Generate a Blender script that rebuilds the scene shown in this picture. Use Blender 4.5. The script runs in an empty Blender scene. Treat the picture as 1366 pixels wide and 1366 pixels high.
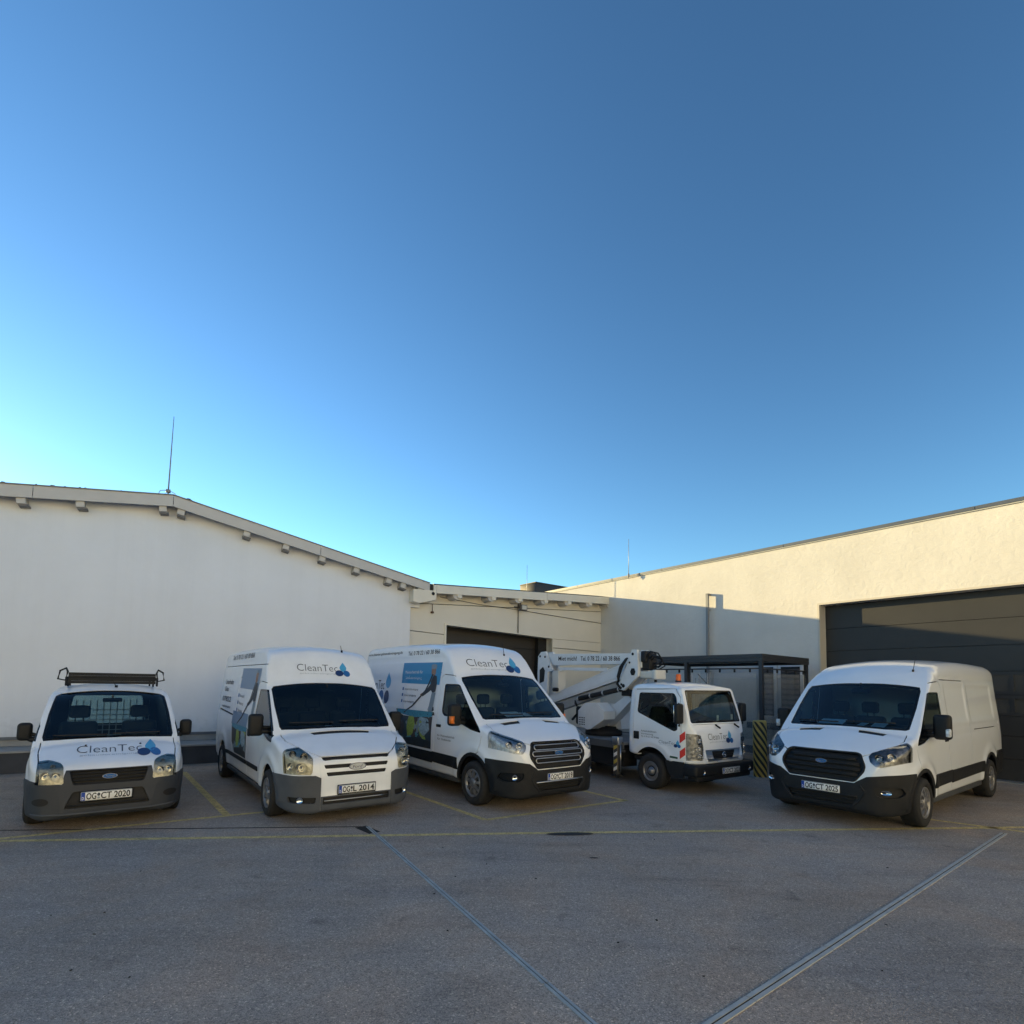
import bpy, bmesh, math, random
import numpy as np
from mathutils import Vector, Matrix
from mathutils.bvhtree import BVHTree
random.seed(7)
R = math.radians
scene = bpy.context.scene
COL = scene.collection

# ------------------------------------------------------------------ camera
CAM_H, PITCH, ROLL, FPX, PY = 1.9126, .0726, .0171, 725.5, 860.0
cam = bpy.data.cameras.new('camera'); camo = bpy.data.objects.new('camera', cam); COL.objects.link(camo)
cam.sensor_width = 36; cam.sensor_fit = 'HORIZONTAL'
cam.lens = 36 * FPX / 1366; cam.shift_y = (PY - 683) / 1366; cam.clip_end = 3000; cam.clip_start = .05
_c, _s = math.cos(PITCH), math.sin(PITCH); _cr, _sr = math.cos(ROLL), math.sin(ROLL)
fwd = Vector((0, _c, _s)); up0 = Vector((0, -_s, _c)); rt0 = Vector((1, 0, 0))
rt = rt0 * _cr + up0 * _sr; up = up0 * _cr - rt0 * _sr
M = Matrix((rt, up, -fwd)).transposed().to_4x4(); M.translation = Vector((0, 0, CAM_H))
camo.matrix_world = M
scene.camera = camo

# ------------------------------------------------------------------ sky, sun, exposure
SUN_DIR = Vector((-.841, .539, .165)).normalized()
SUN_EL = math.asin(SUN_DIR.z); SUN_AZ = math.atan2(SUN_DIR.x, SUN_DIR.y)
world = bpy.data.worlds.new('World'); scene.world = world; world.use_nodes = True
wn = world.node_tree.nodes; wl = world.node_tree.links
sky = wn.new('ShaderNodeTexSky'); sky.sky_type = 'NISHITA'; sky.sun_disc = False
sky.sun_elevation = SUN_EL; sky.sun_rotation = SUN_AZ
sky.air_density = 1.0; sky.dust_density = 0.08; sky.ozone_density = 3.8; sky.altitude = 150
gam = wn.new('ShaderNodeGamma'); gam.inputs[1].default_value = 1.30
wl.new(sky.outputs[0], gam.inputs[0]); tnt = wn.new('ShaderNodeMix'); tnt.data_type = 'RGBA'; tnt.blend_type = 'MULTIPLY'; tnt.inputs[0].default_value = 1; tnt.inputs[7].default_value = (1.06, .96, .77, 1)
wl.new(gam.outputs[0], tnt.inputs[6]); wl.new(tnt.outputs[2], wn['Background'].inputs[0]); wn['Background'].inputs[1].default_value = 0.090
sl = bpy.data.lights.new('sun', 'SUN'); sl.energy = 3.6; sl.angle = R(.5); sl.color = (1, .755, .34)
so = bpy.data.objects.new('sun', sl); COL.objects.link(so)
so.rotation_mode = 'QUATERNION'; so.rotation_quaternion = SUN_DIR.to_track_quat('Z', 'Y')
scene.view_settings.view_transform = 'Standard'; scene.view_settings.look = 'None'
scene.view_settings.exposure = 1.60; scene.view_settings.gamma = 1
scene.view_settings.use_curve_mapping = False
scene.render.engine = 'CYCLES'

# ------------------------------------------------------------------ materials
MATS = {}
def mat(name, col, rough=.5, metal=0., coat=0., noise=0., nscale=3., bump=0., bscale=60., spec=.5, emit=None, inner=None, streak=0.):
    if name in MATS: return MATS[name]
    m = bpy.data.materials.new(name); m.use_nodes = True
    n, l = m.node_tree.nodes, m.node_tree.links
    b = n['Principled BSDF']
    b.inputs['Roughness'].default_value = rough; b.inputs['Metallic'].default_value = metal
    b.inputs['Coat Weight'].default_value = coat; b.inputs['Coat Roughness'].default_value = .06
    b.inputs['Specular IOR Level'].default_value = spec
    b.inputs['Base Color'].default_value = (*col, 1)
    tc = n.new('ShaderNodeTexCoord'); out = None
    if noise:
        t = n.new('ShaderNodeTexNoise'); t.inputs['Scale'].default_value = nscale; t.inputs['Detail'].default_value = 8
        t.inputs['Roughness'].default_value = .62
        l.new(tc.outputs['Object'], t.inputs['Vector'])
        if streak:
            mp = n.new('ShaderNodeMapping'); mp.inputs['Scale'].default_value = (1, 1, streak)
            l.new(tc.outputs['Object'], mp.inputs[0]); l.new(mp.outputs[0], t.inputs['Vector'])
        r = n.new('ShaderNodeValToRGB'); r.color_ramp.elements[0].position = .3; r.color_ramp.elements[1].position = .7
        r.color_ramp.elements[0].color = (*[c * (1 - noise) for c in col], 1)
        r.color_ramp.elements[1].color = (*[min(1, c * (1 + noise * .6)) for c in col], 1)
        l.new(t.outputs['Fac'], r.inputs[0]); l.new(r.outputs[0], b.inputs['Base Color']); out = r.outputs[0]
    if inner:
        g = n.new('ShaderNodeNewGeometry'); mx = n.new('ShaderNodeMix'); mx.data_type = 'RGBA'
        l.new(g.outputs['Backfacing'], mx.inputs[0]); mx.inputs[7].default_value = (*inner, 1)
        if out: l.new(out, mx.inputs[6])
        else: mx.inputs[6].default_value = (*col, 1)
        l.new(mx.outputs[2], b.inputs['Base Color'])
    if bump:
        t2 = n.new('ShaderNodeTexNoise'); t2.inputs['Scale'].default_value = bscale; t2.inputs['Detail'].default_value = 6
        l.new(tc.outputs['Object'], t2.inputs['Vector'])
        bp = n.new('ShaderNodeBump'); bp.inputs['Strength'].default_value = bump; bp.inputs['Distance'].default_value = .01
        l.new(t2.outputs['Fac'], bp.inputs['Height']); l.new(bp.outputs[0], b.inputs['Normal'])
    if emit:
        b.inputs['Emission Color'].default_value = (*emit[0], 1); b.inputs['Emission Strength'].default_value = emit[1]
    MATS[name] = m; return m
def glass(name, tint, refl=1.0, rough=.01, opacity=0., ocol=(.02, .02, .02)):
    """thin pane: tinted see-through plus Fresnel reflection"""
    if name in MATS: return MATS[name]
    m = bpy.data.materials.new(name); m.use_nodes = True
    n, l = m.node_tree.nodes, m.node_tree.links; n.remove(n['Principled BSDF'])
    o = n['Material Output']; t = n.new('ShaderNodeBsdfTransparent'); t.inputs[0].default_value = (*tint, 1)
    g = n.new('ShaderNodeBsdfGlossy'); g.inputs['Roughness'].default_value = rough
    g.inputs['Color'].default_value = (refl, refl, refl, 1)
    f = n.new('ShaderNodeFresnel'); f.inputs[0].default_value = 1.52
    mul = n.new('ShaderNodeMath'); mul.operation = 'MULTIPLY'; mul.inputs[1].default_value = 1.15; mul.use_clamp = True
    l.new(f.outputs[0], mul.inputs[0])
    base = t.outputs[0]
    if opacity:
        d = n.new('ShaderNodeBsdfDiffuse'); d.inputs[0].default_value = (*ocol, 1)
        mm = n.new('ShaderNodeMixShader'); mm.inputs[0].default_value = opacity
        l.new(t.outputs[0], mm.inputs[1]); l.new(d.outputs[0], mm.inputs[2]); base = mm.outputs[0]
    mx = n.new('ShaderNodeMixShader'); l.new(mul.outputs[0], mx.inputs[0]); l.new(base, mx.inputs[1]); l.new(g.outputs[0], mx.inputs[2])
    l.new(mx.outputs[0], o.inputs[0]); MATS[name] = m; return m

PAINT = mat('white_paint', (.82, .85, .89), .30, coat=.8, noise=.03, nscale=2.2, inner=(.07, .07, .075))
PAINT2 = mat('white_paint_older', (.80, .83, .86), .36, coat=.6, noise=.06, nscale=3, inner=(.07, .07, .075))
PLASTIC = mat('black_plastic', (.015, .016, .018), .55, spec=.25, noise=.2, nscale=6, bump=.15, bscale=300)
GREYPL = mat('grey_plastic', (.05, .054, .06), .6, noise=.15, nscale=5, bump=.15, bscale=300)
GREYPL2 = mat('light_grey_plastic', (.075, .082, .095), .6, spec=.3, noise=.12, nscale=5, bump=.1, bscale=300)
BLACK = mat('deep_black', (.008, .008, .009), .7)
GLOSSBLK = mat('gloss_black', (.006, .007, .008), .12)
RUBBER = mat('tyre_rubber', (.018, .018, .019), .8, noise=.3, nscale=20, bump=.3, bscale=90)
RIM = mat('rim_silver', (.25, .25, .26), .38, metal=.6, noise=.2, nscale=12)
CHROME = mat('chrome', (.75, .76, .78), .12, metal=1.)
SATIN = mat('satin_chrome', (.55, .55, .55), .28, metal=1.)
LAMPIN = mat('lamp_reflector', (.70, .73, .76), .3, metal=.2, noise=.5, nscale=24, bump=1., bscale=30)
LAMPDK = mat('lamp_housing', (.34, .34, .35), .28, metal=.6, noise=.75, nscale=14, bump=.8, bscale=24)
LENS = glass('lamp_lens', (.93, .95, .97), .9)
LENSY = glass('lamp_lens_aged', (.92, .91, .84), .8, rough=.05)
WIND = glass('windscreen_glass', (.66, .80, .80), 1.0)
SIDEG = glass('side_glass', (.38, .5, .5), 1.0)
SEAT = mat('seat_fabric', (.03, .032, .036), .9)
DASH = mat('dash_plastic', (.02, .021, .023), .7)
TRIM = mat('interior_trim', (.28, .28, .27), .8, noise=.08)
WHITE = mat('plate_white', (.8, .8, .78), .4)
INK = mat('ink_black', (.012, .012, .014), .5)
INKG = mat('ink_grey', (.05, .06, .08), .5)
INKL = mat('ink_light_grey', (.30, .35, .40), .5)
BLUE = mat('plate_blue', (.01, .06, .35), .4)
LB = mat('logo_light_blue', (.07, .36, .62), .4)
MB_ = mat('logo_mid_blue', (.015, .12, .36), .4)
DB = mat('logo_dark_blue', (.012, .035, .13), .4)
ORANGE = mat('indicator_orange', (.75, .18, .02), .3)
PAPER = mat('paper', (.7, .72, .75), .8)
RED = mat('sign_red', (.6, .03, .02), .5)

# ------------------------------------------------------------------ object helpers
def link(o): COL.objects.link(o); return o
def thing(name, label, cat, loc=(0, 0, 0), rz=0., group=None):
    o = link(bpy.data.objects.new(name, None)); o.location = loc; o.rotation_euler = (0, 0, rz); o.empty_display_size = .2
    o['label'] = label; o['category'] = cat
    if group: o['group'] = group
    return o
def tag(o, label=None, cat=None, group=None, kind=None):
    if label: o['label'] = label
    if cat: o['category'] = cat
    if group: o['group'] = group
    if kind: o['kind'] = kind
    return o
def obj(name, verts, faces, m, parent=None, smooth=False, loc=None, rz=None):
    me = bpy.data.meshes.new(name); me.from_pydata([tuple(v) for v in verts], [], [tuple(f) for f in faces]); me.update()
    if m: me.materials.append(m)
    if smooth: me.polygons.foreach_set('use_smooth', [True] * len(me.polygons))
    o = link(bpy.data.objects.new(name, me))
    if parent: o.parent = parent
    if loc: o.location = loc
    if rz is not None: o.rotation_euler = (0, 0, rz)
    return o
class MB:
    """collects shapes and links them as ONE mesh object"""
    def __init__(s): s.v, s.f, s.sm = [], [], []
    def add(s, v, f, smooth=False):
        n = len(s.v); s.v += [tuple(p) for p in v]; s.f += [tuple(i + n for i in q) for q in f]; s.sm += [smooth] * len(f); return s
    def box(s, x0, x1, y0, y1, z0, z1):
        v = [(x, y, z) for x in (x0, x1) for y in (y0, y1) for z in (z0, z1)]
        return s.add(v, [(0, 1, 3, 2), (4, 6, 7, 5), (0, 4, 5, 1), (2, 3, 7, 6), (0, 2, 6, 4), (1, 5, 7, 3)])
    def rbox(s, x0, x1, y0, y1, z0, z1, r=.02, seg=3):
        bm = bmesh.new(); bmesh.ops.create_cube(bm, size=1)
        for v in bm.verts: v.co = Vector(((x0 + x1) / 2 + v.co.x * (x1 - x0), (y0 + y1) / 2 + v.co.y * (y1 - y0), (z0 + z1) / 2 + v.co.z * (z1 - z0)))
        r = min(r, .49 * min(x1 - x0, y1 - y0, z1 - z0))
        bmesh.ops.bevel(bm, geom=list(bm.edges), offset=r, segments=seg, affect='EDGES', profile=.5)
        bm.verts.index_update()
        s.add([v.co for v in bm.verts], [[v.index for v in f.verts] for f in bm.faces], True); bm.free(); return s
    def prism(s, poly, y0, y1, axis='y'):
        """polygon in (x,z) extruded along y (or in (y,z) along x, or (x,y) along z)"""
        n = len(poly)
        def P(p, d): return {'y': (p[0], d, p[1]), 'x': (d, p[0], p[1]), 'z': (p[0], p[1], d)}[axis]
        v = [P(p, y0) for p in poly] + [P(p, y1) for p in poly]
        f = [tuple(range(n)), tuple(range(2 * n - 1, n - 1, -1))] + [(i, i + n, (i + 1) % n + n, (i + 1) % n) for i in range(n)]
        return s.add(v, f)
    def tube(s, pts, r, k=8, smooth=True, caps=True, closed=False):
        pts = [Vector(p) for p in pts]; n = len(pts); v = []; f = []
        up = Vector((0, 0, 1))
        for i, p in enumerate(pts):
            a = pts[i - 1] if (i or closed) else pts[0]; b = pts[(i + 1) % n] if (i < n - 1 or closed) else pts[-1]
            t = (b - a).normalized(); u = t.cross(up)
            if u.length < .05: u = t.cross(Vector((1, 0, 0)))
            u.normalize(); w = u.cross(t)
            rr = r[i] if isinstance(r, (list, tuple)) else r
            for j in range(k):
                q = 2 * math.pi * j / k; v.append(p + (u * math.cos(q) + w * math.sin(q)) * rr)
        m = n if closed else n - 1
        for i in range(m):
            for j in range(k): f.append((i * k + j, ((i + 1) % n) * k + j, ((i + 1) % n) * k + (j + 1) % k, i * k + (j + 1) % k))
        if caps and not closed: f += [tuple(range(k - 1, -1, -1)), tuple((n - 1) * k + j for j in range(k))][::-1]
        return s.add(v, f, smooth)
    def lathe(s, prof, k=32, axis='y', c=(0, 0, 0), smooth=True, closed=False):
        """profile of (radius, along-axis)"""
        v = []; f = []; n = len(prof)
        for j in range(k):
            q = 2 * math.pi * j / k
            for r, h in prof:
                a, b = r * math.cos(q), r * math.sin(q)
                v.append({'y': (c[0] + a, c[1] + h, c[2] + b), 'z': (c[0] + a, c[1] + b, c[2] + h), 'x': (c[0] + h, c[1] + a, c[2] + b)}[axis])
        for j in range(k):
            for i in range(n if closed else n - 1): f.append((j * n + i, j * n + (i + 1) % n, ((j + 1) % k) * n + (i + 1) % n, ((j + 1) % k) * n + i))
        return s.add(v, f, smooth)
    def build(s, name, m, parent=None, loc=None, rz=None):
        me = bpy.data.meshes.new(name); me.from_pydata(s.v, [], s.f); me.update(); me.materials.append(m)
        me.polygons.foreach_set('use_smooth', s.sm)
        bm = bmesh.new(); bm.from_mesh(me); bmesh.ops.recalc_face_normals(bm, faces=bm.faces); bm.to_mesh(me); bm.free()
        o = link(bpy.data.objects.new(name, me))
        if parent: o.parent = parent
        if loc: o.location = loc
        if rz is not None: o.rotation_euler = (0, 0, rz)
        return o
_txt = {}
def text2d(s, size=1., bold=0., sx=1.):
    """triangulated outline of a word, baseline at 0, as (verts2d, faces, width)"""
    key = (s, bold)
    if key not in _txt:
        cu = bpy.data.curves.new('t', 'FONT'); cu.body = s; cu.size = 1; cu.offset = bold; cu.resolution_u = 3
        o = link(bpy.data.objects.new('t', cu)); bpy.context.view_layer.update()
        me = bpy.data.meshes.new_from_object(o.evaluated_get(bpy.context.evaluated_depsgraph_get()))
        v = [(p.co.x, p.co.y) for p in me.vertices]; f = [tuple(p.vertices) for p in me.polygons]
        bpy.data.objects.remove(o); bpy.data.curves.remove(cu); bpy.data.meshes.remove(me)
        _txt[key] = (v, f)
    v, f = _txt[key]
    if not v: return [], [], 0
    x0 = min(p[0] for p in v); x1 = max(p[0] for p in v)
    return [((p[0] - x0) * size * sx, p[1] * size) for p in v], f, (x1 - x0) * size * sx
def fit_text(s, x0, x1, zbase, cap, bold=0.):
    """word stretched to run from x0 to x1 with capital height cap"""
    v, f, w = text2d(s, 1., bold)
    k = (x1 - x0) / w; h = cap / .70
    return [(x0 + p[0] * k, zbase + p[1] * h) for p in v], f
def poly2d(pts, step=.12):
    bm = bmesh.new(); vs = [bm.verts.new((p[0], p[1], 0)) for p in pts]; bm.faces.new(vs)
    bmesh.ops.triangulate(bm, faces=bm.faces[:])
    for ax in (0, 1):
        lo = min(p[ax] for p in pts); hi = max(p[ax] for p in pts); q = lo + step
        while q < hi:
            co = [0, 0, 0]; no = [0, 0, 0]; co[ax] = q; no[ax] = 1
            bmesh.ops.bisect_plane(bm, geom=bm.verts[:] + bm.edges[:] + bm.faces[:], plane_co=co, plane_no=no); q += step
    bm.verts.index_update(); r = ([(v.co.x, v.co.y) for v in bm.verts], [[v.index for v in f.verts] for f in bm.faces]); bm.free(); return r
def ell(cx, cy, a, b, rot=0, n=28):
    return [(cx + a * math.cos(t) * math.cos(rot) - b * math.sin(t) * math.sin(rot), cy + a * math.cos(t) * math.sin(rot) + b * math.sin(t) * math.cos(rot)) for t in [2 * math.pi * i / n for i in range(n)]]
def drop(cx, cy, a, b, n=28, lean=.15):
    """water drop: pointed at the top"""
    p = []
    for i in range(n):
        t = 2 * math.pi * i / n - math.pi / 2
        y = math.sin(t); x = math.cos(t) * (1 - max(0, y) ** 1.2) ** .8 if y > 0 else math.cos(t)
        p.append((cx + a * x + lean * a * max(0, y), cy + b * (y * (1.15 if y > 0 else .85))))
    return p
def rpoly(pts, r=.04, n=4):
    out = []; N = len(pts)
    for i in range(N):
        a, p, b = Vector(pts[i - 1]), Vector(pts[i]), Vector(pts[(i + 1) % N])
        d1, d2 = (a - p), (b - p); k = min(r, d1.length * .45, d2.length * .45)
        p1, p2 = p + d1.normalized() * k, p + d2.normalized() * k
        for j in range(n + 1):
            t = j / n; q = p1 * (1 - t) ** 2 + p * 2 * t * (1 - t) + p2 * t * t; out.append((q.x, q.y))
    return out
def pip(p, poly):
    x, y = p; c = False; j = len(poly) - 1
    for i in range(len(poly)):
        xi, yi = poly[i]; xj, yj = poly[j]
        if (yi > y) != (yj > y) and x < (xj - xi) * (y - yi) / (yj - yi) + xi: c = not c
        j = i
    return c
class Tab:
    """smooth monotone table lookup"""
    def __init__(s, pts):
        pts = sorted(pts); s.x = np.array([p[0] for p in pts], float); s.y = np.array([p[1] for p in pts], float)
        h = np.diff(s.x); d = np.diff(s.y) / h; n = len(s.x); m = np.zeros(n)
        m[0], m[-1] = d[0], d[-1]
        for i in range(1, n - 1):
            if d[i - 1] * d[i] > 0:
                w1, w2 = 2 * h[i] + h[i - 1], h[i] + 2 * h[i - 1]; m[i] = (w1 + w2) / (w1 / d[i - 1] + w2 / d[i])
        s.m = m
    def __call__(s, q):
        q = min(max(q, s.x[0]), s.x[-1]); i = min(max(np.searchsorted(s.x, q) - 1, 0), len(s.x) - 2)
        h = s.x[i + 1] - s.x[i]; t = (q - s.x[i]) / h
        return float((2 * t ** 3 - 3 * t ** 2 + 1) * s.y[i] + (t ** 3 - 2 * t ** 2 + t) * h * s.m[i] + (-2 * t ** 3 + 3 * t ** 2) * s.y[i + 1] + (t ** 3 - t ** 2) * h * s.m[i + 1])

# ------------------------------------------------------------------ car body: one smooth shell, cut into its parts
class Shell:
    def __init__(s, top, W, bot, crown, rs, side, xs, nside=26, cap=.012, bead=None):
        s.top, s.W, s.bot, s.crown, s.rs, s.side = Tab(top), Tab(W), Tab(bot), Tab(crown), Tab(rs), Tab(side)
        s.bead = bead
        rings = [s.ring(x, nside) for x in xs]; n = len(rings[0])
        bm = bmesh.new(); V = [[bm.verts.new(p) for p in r] for r in rings]
        for a, b in zip(V, V[1:]):
            for i in range(n):
                j = (i + 1) % n
                bm.faces.new((a[i], a[j], b[j], b[i]))
        for ring, xe, sg in ((V[0], xs[0], -1), (V[-1], xs[-1], 1)):
            prev = ring; cz = sum(v.co.z for v in ring) / n
            for k, q in enumerate((.93, .8, .6, .35, .12)):
                cur = [bm.verts.new((xe + sg * cap * (1 - q * q) ** .5, v.co.y * q, cz + (v.co.z - cz) * q)) for v in ring]
                for i in range(n):
                    j = (i + 1) % n
                    bm.faces.new((prev[i], prev[j], cur[j], cur[i]))
                prev = cur
            bm.faces.new(prev)
        bmesh.ops.remove_doubles(bm, verts=bm.verts[:], dist=1e-5)
        bmesh.ops.recalc_face_normals(bm, faces=bm.faces[:]); bm.normal_update()
        s.bm = bm
        t = bm.copy(); bmesh.ops.triangulate(t, faces=t.faces[:]); t.normal_update(); t.verts.ensure_lookup_table(); t.faces.ensure_lookup_table()
        s.tri = [[v.index for v in f.verts] for f in t.faces]; t.verts.index_update()
        s.tri = [[v.index for v in f.verts] for f in t.faces]
        s.tv = [v.co.copy() for v in t.verts]; s.tn = [v.normal.copy() for v in t.verts]
        s.bvh = BVHTree.FromPolygons(s.tv, s.tri); t.free()
    def ring(s, x, ns):
        W, zt, zb, c, r = s.W(x), s.top(x), s.bot(x), s.crown(x), s.rs(x)
        zs = max(zt - c - r, zb + .1); w = lambda z: W * s.side(z) + (s.bead(x, z) if s.bead else 0)
        rb = min(.05, (zs - zb) * .3); h = [(0, zb), (W * .35, zb), (W * .7, zb)]
        wb = w(zb + rb)
        for i in range(4):
            a = -math.pi / 2 + math.pi / 2 * i / 4; h.append((wb - rb + rb * math.cos(a), zb + rb + rb * math.sin(a)))
        for i in range(ns + 1):
            z = zb + rb + (zs - zb - rb) * i / ns; h.append((w(z), z))
        ws = w(zs); rh = min(r * 1.15, ws * .5)
        zc = zt - c
        for i in range(1, 8):
            a = math.pi / 2 * i / 7; h.append((ws - rh + rh * math.cos(a), zs + (zc - zs) * math.sin(a)))
        y0 = ws - rh
        for i in range(1, 15):
            y = y0 * (1 - i / 14); h.append((y, zt - c * (y / y0) ** 2))
        half = [Vector((x, p[0], p[1])) for p in h]
        return half + [Vector((x, -p.y, p.z)) for p in half[-2:0:-1]]
    def normal(s, p):
        loc, no, idx, d = s.bvh.find_nearest(p)
        if idx is None: return Vector((0, 0, 1))
        a, b, c = [s.tv[i] for i in s.tri[idx]]
        v0, v1, v2 = b - a, c - a, loc - a
        d00, d01, d11, d20, d21 = v0.dot(v0), v0.dot(v1), v1.dot(v1), v2.dot(v0), v2.dot(v1)
        den = d00 * d11 - d01 * d01
        if abs(den) < 1e-14: return no
        v = (d11 * d20 - d01 * d21) / den; w = (d00 * d21 - d01 * d20) / den
        n = s.tn[s.tri[idx][0]] * (1 - v - w) + s.tn[s.tri[idx][1]] * v + s.tn[s.tri[idx][2]] * w
        return n.normalized()
    AX = {'x': (1, 2), 'y': (0, 2), 'z': (0, 1)}
    def cut(s, bm, poly, axis, test, planes=()):
        """splits the shell along a polygon seen along an axis and hands back the faces inside"""
        i, j = s.AX[axis]
        lo = [min(p[k] for p in poly) - .03 for k in (0, 1)]; hi = [max(p[k] for p in poly) + .03 for k in (0, 1)]
        def near(f):
            c = f.calc_center_median()
            if not test(c, f.normal): return False
            a = [v.co[i] for v in f.verts]; b = [v.co[j] for v in f.verts]
            return max(a) > lo[0] and min(a) < hi[0] and max(b) > lo[1] and min(b) < hi[1]
        sub = [f for f in bm.faces if near(f)]
        cuts = []
        for k in range(len(poly)):
            p, q = poly[k - 1], poly[k]; co = [0, 0, 0]; no = [0, 0, 0]
            co[i], co[j] = p; no[i], no[j] = q[1] - p[1], -(q[0] - p[0])
            if abs(no[i]) + abs(no[j]) > 1e-6: cuts.append((co, no, p, q))
        for co, no, p, q in cuts + [(a, b, None, None) for a, b in planes]:
            if p is not None:   # only faces close to this edge need the cut
                L0 = [min(p[k], q[k]) - .06 for k in (0, 1)]; H0 = [max(p[k], q[k]) + .06 for k in (0, 1)]
                loc = []; rest = []
                for f in sub:
                    a = [v.co[i] for v in f.verts]; b = [v.co[j] for v in f.verts]
                    (loc if max(a) > L0[0] and min(a) < H0[0] and max(b) > L0[1] and min(b) < H0[1] else rest).append(f)
            else: loc, rest = sub, []
            if not loc: continue
            g = set(loc); [g.update(f.edges) for f in loc]; [g.update(f.verts) for f in loc]
            r = bmesh.ops.bisect_plane(bm, geom=list(g), dist=1e-6, plane_co=co, plane_no=no)
            sub = rest + [e for e in r['geom'] if isinstance(e, bmesh.types.BMFace)]
        out = []
        for f in set(sub):
            if not f.is_valid: continue
            c = f.calc_center_median()
            if pip((c[i], c[j]), poly) and all((c - Vector(a)).dot(Vector(b)) > 0 for a, b in planes): out.append(f)
        return out
    def take(s, bm, faces):
        """moves faces out of a shell into a new one"""
        nb = bmesh.new(); mp = {}
        for f in faces:
            for v in f.verts:
                if v not in mp: mp[v] = nb.verts.new(v.co)
            try: nb.faces.new([mp[v] for v in f.verts])
            except ValueError: pass
        bmesh.ops.delete(bm, geom=faces, context='FACES'); nb.normal_update(); return nb
    def piece(s, bm, name, m, parent, off=0., rim=.015, free=True):
        """a mesh object of a cut piece, shaded with the normals of the whole body, with a turned-in edge"""
        bm.verts.index_update()
        N = [s.normal(v.co) for v in bm.verts]
        co = [v.co + N[i] * off for i, v in enumerate(bm.verts)]
        faces = [[v.index for v in f.verts] for f in bm.faces]
        ln = [tuple(N[i]) for f in faces for i in f]; verts = [tuple(c) for c in co]
        if rim:
            for e in bm.edges:
                if len(e.link_faces) != 1: continue
                f = e.link_faces[0]; a, b = e.verts
                lp = [l for l in f.loops if l.edge == e][0]; a, b = lp.vert, lp.link_loop_next.vert
                n = len(verts); A, B = co[a.index], co[b.index]; A2, B2 = A - N[a.index] * rim, B - N[b.index] * rim
                verts += [tuple(B), tuple(A), tuple(A2), tuple(B2)]; faces.append([n, n + 1, n + 2, n + 3])
                fn = (A - B).cross(A2 - A); fn = fn.normalized() if fn.length > 1e-9 else Vector((0, 0, 1))
                ln += [tuple(fn)] * 4
        me = bpy.data.meshes.new(name); me.from_pydata(verts, [], faces); me.materials.append(m)
        me.polygons.foreach_set('use_smooth', [True] * len(me.polygons)); me.update()
        if len(me.loops) == len(ln): me.normals_split_custom_set(ln)
        o = link(bpy.data.objects.new(name, me)); o.parent = parent
        if free: bm.free()
        return o
    def hit(s, p, axis, sign):
        o = {'x': Vector((sign * 8, p[0], p[1])), 'y': Vector((p[0], sign * 4, p[1])), 'z': Vector((p[0], p[1], 6))}[axis]
        d = {'x': Vector((-sign, 0, 0)), 'y': Vector((0, -sign, 0)), 'z': Vector((0, 0, -1))}[axis]
        loc, no, i, dist = s.bvh.ray_cast(o, d)
        return loc
    def decal(s, name, vf, m, parent, axis, sign, off=.004):
        v, f = vf[0], vf[1]; P = []; last = None
        for p in v:
            h = s.hit(p, axis, sign)
            if h is None: h = last
            if h is None: P.append(None); continue
            last = h; P.append(h + s.normal(h) * off)
        if any(p is None for p in P):
            g = next((p for p in P if p is not None), None)
            if g is None: return None
            P = [p or g for p in P]
        return obj(name, P, f, m, parent)
    def bars(s, mb, lines, axis, sign, r, off=0., k=6, flat=None):
        for ln in lines:
            pts = []
            for a, b in zip(ln, ln[1:]):
                for t in range(6): pts.append((a[0] + (b[0] - a[0]) * t / 6, a[1] + (b[1] - a[1]) * t / 6))
            pts.append(ln[-1]); P = []
            for p in pts:
                h = s.hit(p, axis, sign)
                if h is not None: P.append(h + s.normal(h) * off)
            if len(P) > 1: mb.tube(P, r, k)
        return mb
def mirror2(poly): return [(-p[0], p[1]) for p in poly]
def strip(p, q, w=.009):
    d = Vector(q) - Vector(p); n = Vector((-d.y, d.x)).normalized() * w / 2
    return [tuple(Vector(p) + n), tuple(Vector(q) + n), tuple(Vector(q) - n), tuple(Vector(p) - n)]
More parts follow.
